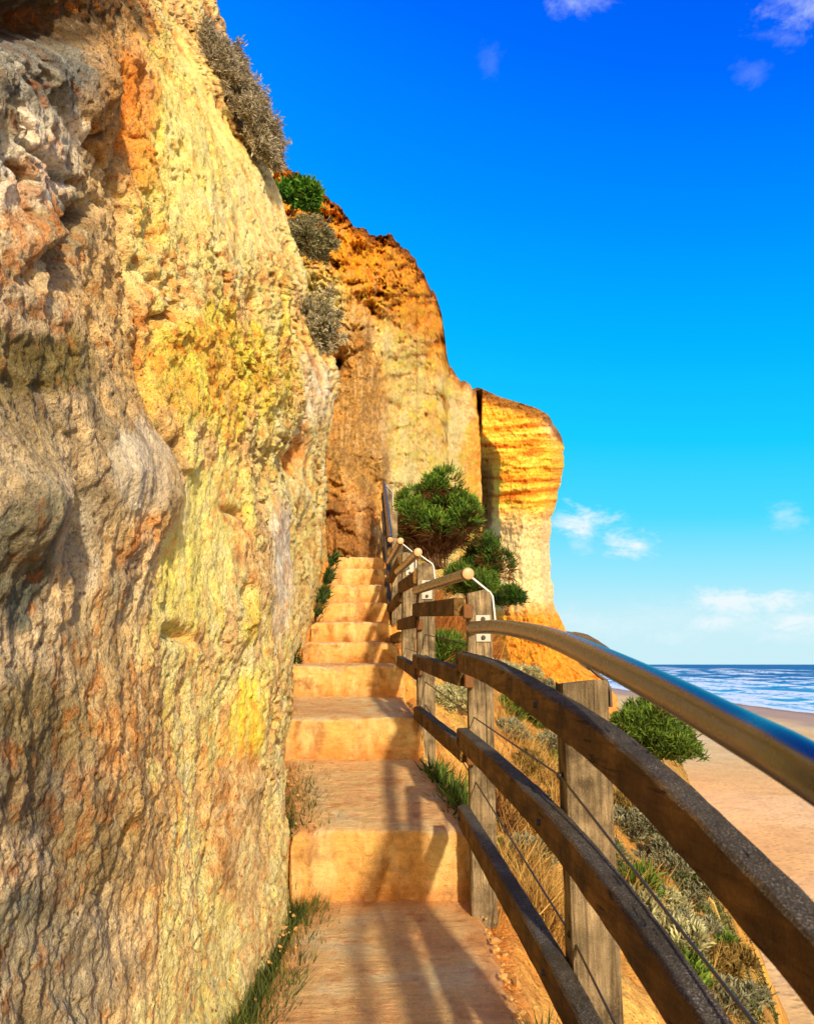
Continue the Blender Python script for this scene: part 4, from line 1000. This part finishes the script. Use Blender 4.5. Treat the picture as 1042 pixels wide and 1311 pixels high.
shrub('shrub', 'small dark shrub in the hollow under the orange brow of the cliff', 'shrub', at(484, 340, 17.0), .26, .26, .5, 150, 18, .10, .03, (24, 28, 14), (88, 96, 52), lump=.3, axis=(.2, -.6, .7), branches=10, seed=24)
for k, (a, b, Y, rr, lab) in enumerate([(278, 78, 7.4, .23, 'dry grey shrub on the near cliff skyline, uppermost of the four there'), (300, 118, 7.4, .24, 'dry grey shrub on the near cliff skyline, second from the top of the four'),
                                    (322, 160, 7.4, .22, 'dry grey shrub on the near cliff skyline, third from the top of the four'), (336, 196, 7.5, .16, 'dry grey shrub on the near cliff skyline, lowest and smallest of the four')]):
    shrub('dry_shrub', lab, 'shrub', at(a, b, Y), rr, rr*1.5, rr*0.9, 420, 16, .055, .012, (128, 116, 88), (232, 220, 188), lump=.75, spread=.9, axis=(.75, -.35, .35), branches=26, seed=30+k, low=-.3, group='dry shrubs on the near cliff edge')
# --- shrubs on the slope below the fence (pixel, distance from the ground, size, kind)
def on_ground(px, py):
    """where the view ray meets the hillside"""
    Ys = np.linspace(1.2, 24, 1400); d = at(px, py, 1.0)
    g = ground_z(d[0]*Ys, Ys); hit = np.nonzero(d[2]*Ys < g)[0]
    Y = Ys[hit[0]] if len(hit) else 12.0
    p = d*Y; p[2] = float(ground_z(p[0], p[1])); return p
slope = [(832, 978, .60, 'g', 'bushy green shrub on the skyline of the slope above the beach'),
         (795, 925, .26, 'g', 'green shrub at the top of the slope touching the near post'),
         (812, 1072, .27, 's', 'grey shrub on the slope right of the near post, highest of the grey ones there'),
         (838, 1118, .24, 's', 'rounded grey shrub in the middle of the slope below the top rail'),
         (868, 1126, .26, 'g', 'dark green shrub on the edge of the slope against the sand'),
         (886, 1150, .17, 's', 'small grey shrub beside the dark green one on the sand edge'),
         (834, 1222, .22, 'p', 'pale cream flowering shrub low on the slope between rail and cable'),
         (870, 1194, .14, 's', 'tiny grey shrub just above the cable on the slope'),
         (905, 1245, .15, 'o', 'brownish shrub low on the slope near the bottom of the photo'),
         (942, 1240, .13, 'o', 'small olive shrub on the sand edge right of the brownish one'),
         (672, 838, .22, 'p', 'pale silver shrub behind the nearest fence post, below the steel tube'),
         (700, 850, .18, 's', 'grey shrub below the steel tube, left of the near post'),
         (660, 915, .14, 'g', 'green shrub right of the nearest fence post under the top rail'),
         (690, 925, .15, 'g', 'green shrub in the gap under the top rail, left of the near post'),
         (640, 868, .20, 'p', 'pale cream shrub tucked behind the nearest fence post'),
         (575, 905, .16, 'p', 'pale cream shrub between the posts above the bottom rail'),
         (587, 885, .15, 'd', 'dark shrub behind the fence between the posts'),
         (700, 960, .13, 's', 'small grey shrub halfway down the slope left of the near post'),
         (760, 1000, .2, 's', 'grey shrub hidden partly by the near post'),
         (905, 1190, .08, 's', 'smallest grey shrub at the crest beside the sand'),
         (962, 1285, .09, 's', 'grey shrub at the bottom right end of the slope'),
         (800, 1040, .16, 'o', 'brown tuft on the slope right of the near post, just under the top rail'),
         (855, 1085, .12, 'o', 'small tawny shrub between the grey shrubs under the top rail'),
         (815, 1150, .13, 'g', 'small green shrub below the two large grey shrubs on the slope'),
         (850, 1170, .15, 'p', 'pale cream shrub just above the cable in the middle of the slope'),
         (858, 1262, .13, 'g', 'small olive green shrub under the cable at the bottom of the slope'),
         (905, 1290, .14, 's', 'grey shrub lowest on the slope beside the middle rail'),
         (925, 1215, .09, 'g', 'small green shrub on the crest above the brownish one'),
         (720, 985, .12, 'g', 'small green tuft on the yellow slope against the left side of the near post'),
         (672, 985, .11, 'o', 'small brown shrub right of the nearest fence post above the middle rail'),
         (650, 940, .12, 's', 'small silver shrub hugging the right side of the nearest fence post'),
         (678, 1105, .10, 's', 'grey shrub under the middle rail beside the dry grass')]
KIND = {'g': (DK, (142, 176, 58), .075, .013), 's': (SG_D, (190, 186, 142), .04, .013), 'p': ((130, 120, 78), (232, 222, 160), .042, .014), 'o': ((96, 76, 34), (170, 140, 66), .05, .012), 'd': ((22, 26, 12), (84, 92, 44), .06, .012)}
for k, (a, b, rr, kd, lab) in enumerate(slope):
    p = on_ground(a, b); d, l, ll, lw = KIND[kd]
    shrub('slope_shrub', lab, 'shrub', p-np.array([0, 0, .03]), rr, rr, rr*(1.25 if rr > .4 else 1.05), int(900 if rr > .35 else 260 if rr > .2 else 190), 20, ll*(1.25 if rr > .4 else 0.9), lw*(1.3 if rr > .4 else .95), d, np.minimum(np.array(l)*1.12, 250), spread=.6, branches=8, lobes=14 if rr > .4 else 9, lobe_r=.36 if rr > .4 else .42, lift=.08, seed=50+k, group='shrubs on the slope below the fence', low=-.1)

# --- broken bits of concrete and grit along the right edge of the steps
def build_gravel():
    global RNG
    RNG = np.random.default_rng(90)
    bm = bmesh.new()
    for k in range(420):
        Y = RNG.uniform(1.9, 4.6) if k < 330 else RNG.uniform(4.6, 6.2)
        side = k % 5
        x = stair_r(Y) + abs(RNG.normal(0, .045)) - 0.02 if side else stair_l(Y) + RNG.uniform(0.02, 0.12)
        onstep = x < stair_r(Y)
        z = float(tread_z(Y)) if onstep else float(ground_z(x, Y))
        r = 0.003 + 0.013*RNG.random()**4 if side else 0.003+0.006*RNG.random()**2
        m = Matrix.Translation((x, Y, z+r*0.4)) @ Matrix.Rotation(RNG.uniform(0, 6.3), 4, Vector(RNG.normal(size=3)).normalized()) @ Matrix.Diagonal((r*1.3, r, r*0.75, 1))
        g = bmesh.ops.create_icosphere(bm, subdivisions=1, radius=1.0, matrix=m)
        for v in g['verts']: v.co += Vector(RNG.normal(0, r*0.16, 3))
    o = bm_obj('gravel', bm, simple_mat('broken_concrete', (176, 120, 54), (226, 180, 104), 40, 0.95))
    tag(o, 'crumbled yellowish concrete chips along the edges of the steps', 'gravel', kind='stuff')
build_gravel()

# --- grass
def grass(name, label, spots, n, hmin, hmax, w, dark, light, mat, seed, lean=(0, 0, 0), spread=.45):
    """spots: list of (centre, rx, ry, weight); one uncountable mass"""
    global RNG
    RNG = np.random.default_rng(seed)
    wts = np.array([s[3] for s in spots], float); wts /= wts.sum()
    idx = RNG.choice(len(spots), n, p=wts)
    C0 = np.array([s[0] for s in spots]); rx = np.array([s[1] for s in spots]); ry = np.array([s[2] for s in spots])
    tuft = RNG.normal(size=(n//14+1, 2))*0.42
    tt = RNG.integers(len(tuft), size=n)
    B = C0[idx].copy(); off = tuft[tt]*1.0 + RNG.normal(size=(n, 2))*.05
    B[:, 0] += off[:, 0]*rx[idx]; B[:, 1] += off[:, 1]*ry[idx]
    if C0.shape[1] == 3:
        gz = ground_z(B[:, 0], B[:, 1]); B[:, 2] = np.where(np.isnan(B[:, 2]), gz-0.01, B[:, 2] + RNG.normal(size=n)*0.02)
    D = unit(np.array([0, 0, 1.0]) + np.asarray(lean) + RNG.normal(size=(n, 3))*spread*np.array([1, 1, .4]))
    Ln = hmin+(hmax-hmin)*RNG.random(n)**1.6; Wd = w*(.6+.8*RNG.random(n))
    t = RNG.random(n)[:, None]; c0 = lin(dark)*np.ones((n, 1)); c1 = lin(dark)+(lin(light)-lin(dark))*t
    V, q, tr, cc = blades(B, D, Ln, Wd, c0, c1, bend=.28)
    o = blade_obj(name, V, q, tr, cc, mat)
    tag(o, label, 'grass', kind='stuff')
NaN = float('nan')
def wl(Y, dx=0.0): return (float(np.interp(Y, *WALL_B)) + dx, Y, NaN)
left = [(wl(y, .13 if y < 3.2 else .12), .10, .14, w_) for y, w_ in [(1.9, 1), (2.05, 1.2), (2.2, 1.5), (2.4, 1.5), (2.6, 1.3), (2.75, 1), (2.9, .7), (3.1, .8), (3.25, 1.3), (3.4, 1.1), (3.6, 1.2), (3.8, 1), (4.0, .7), (4.2, .5)]]
grass('grass', 'dark green grass tufts growing along the foot of the cliff left of the steps', left, 17000, .025, .10, .0045, (34, 44, 16), (136, 148, 66), M_LEAF, 71, lean=(.25, -.1, 0))
grass('grass', 'small green plants at the foot of the cliff beside the upper steps', [((-.77+.010*k, 6.75+.13*k, .42+.095*k+.04*(k%2)), .035, .12, .5+(k*7%5)/3) for k in range(7)] + [((-.80, 5.75, .03), .03, .10, .5)], 1000, .03, .11, .012, (24, 40, 12), (104, 130, 48), M_LEAF, 72, lean=(.4, -.2, 0))
grass('grass', 'leafy green weeds on the right edge of the second tread under the bottom rail', [((.235, 3.72, NaN), .07, .14, 1.3), ((.2, 3.95, NaN), .07, .16, 1.2), ((.15, 4.15, NaN), .06, .12, 1), ((.30, 3.6, NaN), .06, .1, .7)], 2200, .05, .14, .012, (34, 58, 14), (140, 160, 64), M_LEAF, 73, lean=(.0, -.2, 0))
grass('grass', 'green tufts beside the lowest tread under the bottom rail', [((.40, 2.2, NaN), .07, .12, 1.2), ((.41, 2.4, NaN), .06, .1, 1), ((.40, 2.02, NaN), .07, .1, 1)], 1800, .04, .13, .006, (34, 44, 16), (120, 130, 56), M_LEAF, 74)
def gsp(px, py, r, w): return (on_ground(px, py)*np.array([1, 1, NaN]), r, r*1.3, w)
gc = [gsp(a, b, r, w) for a, b, r, w in [(815, 1045, .25, 1), (845, 1090, .25, 1.2), (870, 1140, .22, 1.2), (850, 1200, .2, 1.2), (815, 1180, .2, 1), (890, 1215, .18, 1), (910, 1260, .16, 1), (880, 1280, .16, 1), (690, 900, .4, 1), (720, 940, .35, 1), (665, 880, .4, 1), (705, 1010, .2, .6), (800, 960, .5, 1.2), (770, 915, .6, 1), (665, 1120, .12, .8), (640, 1085, .12, .6), (950, 1290, .16, .8), (830, 1010, .5, .8)]]
grass('ground_cover', 'low grey green coastal ground cover spread over the slope below the fence', gc + [gsp(a, b, r, 1.0) for a, b, r in [(905, 1170, .12), (880, 1120, .15), (930, 1230, .12), (955, 1270, .12), (975, 1300, .12), (890, 1150, .15), (860, 1040, .3), (845, 1010, .4), (780, 1080, .2), (800, 1120, .18), (868, 975, .5), (880, 1040, .4), (893, 1090, .3), (903, 1128, .25), (925, 1180, .2), (950, 1225, .16), (975, 1265, .14), (990, 1300, .12), (915, 1150, .2), (940, 1205, .16)]], 34000, .02, .06, .013, (40, 50, 22), (150, 160, 92), M_LEAF, 80, spread=.9)
grass('dry_grass', 'straw coloured dry grass covering the slope behind the fence', [gsp(a, b, r, w) for a, b, r, w in [(690, 985, .35, 1.6), (715, 1010, .3, 1.2), (665, 950, .3, 1.0), (700, 905, .4, 1.0), (655, 1060, .18, 1.3), (675, 1130, .16, 1.4), (690, 1170, .15, 1.4), (705, 1200, .14, 1.2), (655, 1010, .2, .8), (870, 1260, .14, .8), (820, 1160, .14, .6), (900, 1290, .2, .8), (850, 1150, .2, .5), (735, 930, .4, .8), (730, 880, .5, .7)]], 11000, .05, .24, .004, (150, 104, 44), (246, 206, 112), M_STRAW, 75, lean=(.15, -.1, 0))
grass('dry_grass', 'tawny dry grass on the bank behind the upper fence posts', [((.32, 7.0, NaN), .3, .5, 1), ((.5, 8.0, NaN), .35, .6, 1.2), ((.25, 9.0, NaN), .35, .5, 1.1), ((.75, 8.8, NaN), .3, .6, 1.1), ((.1, 7.9, NaN), .2, .5, .8), ((.4, 9.8, NaN), .5, .4, 1.0), ((.9, 10.0, NaN), .3, .4, .8), ((.15, 9.6, NaN), .25, .3, 1.2), ((.35, 10.2, NaN), .4, .35, 1.6), ((.8, 10.8, NaN), .4, .35, 1.2)], 14000, .10, .40, .006, (120, 66, 28), (226, 152, 66), M_STRAW, 76, lean=(.25, -.15, 0), spread=.5)
grass('dry_grass', 'dark brown dead grass behind the nearest post under the middle rail', [gsp(650, 1030, .16, 1), gsp(668, 1050, .14, 1), gsp(645, 1065, .12, .8)], 2200, .06, .2, .004, (60, 34, 18), (150, 96, 52), M_STRAW, 77, lean=(.1, -.1, 0))
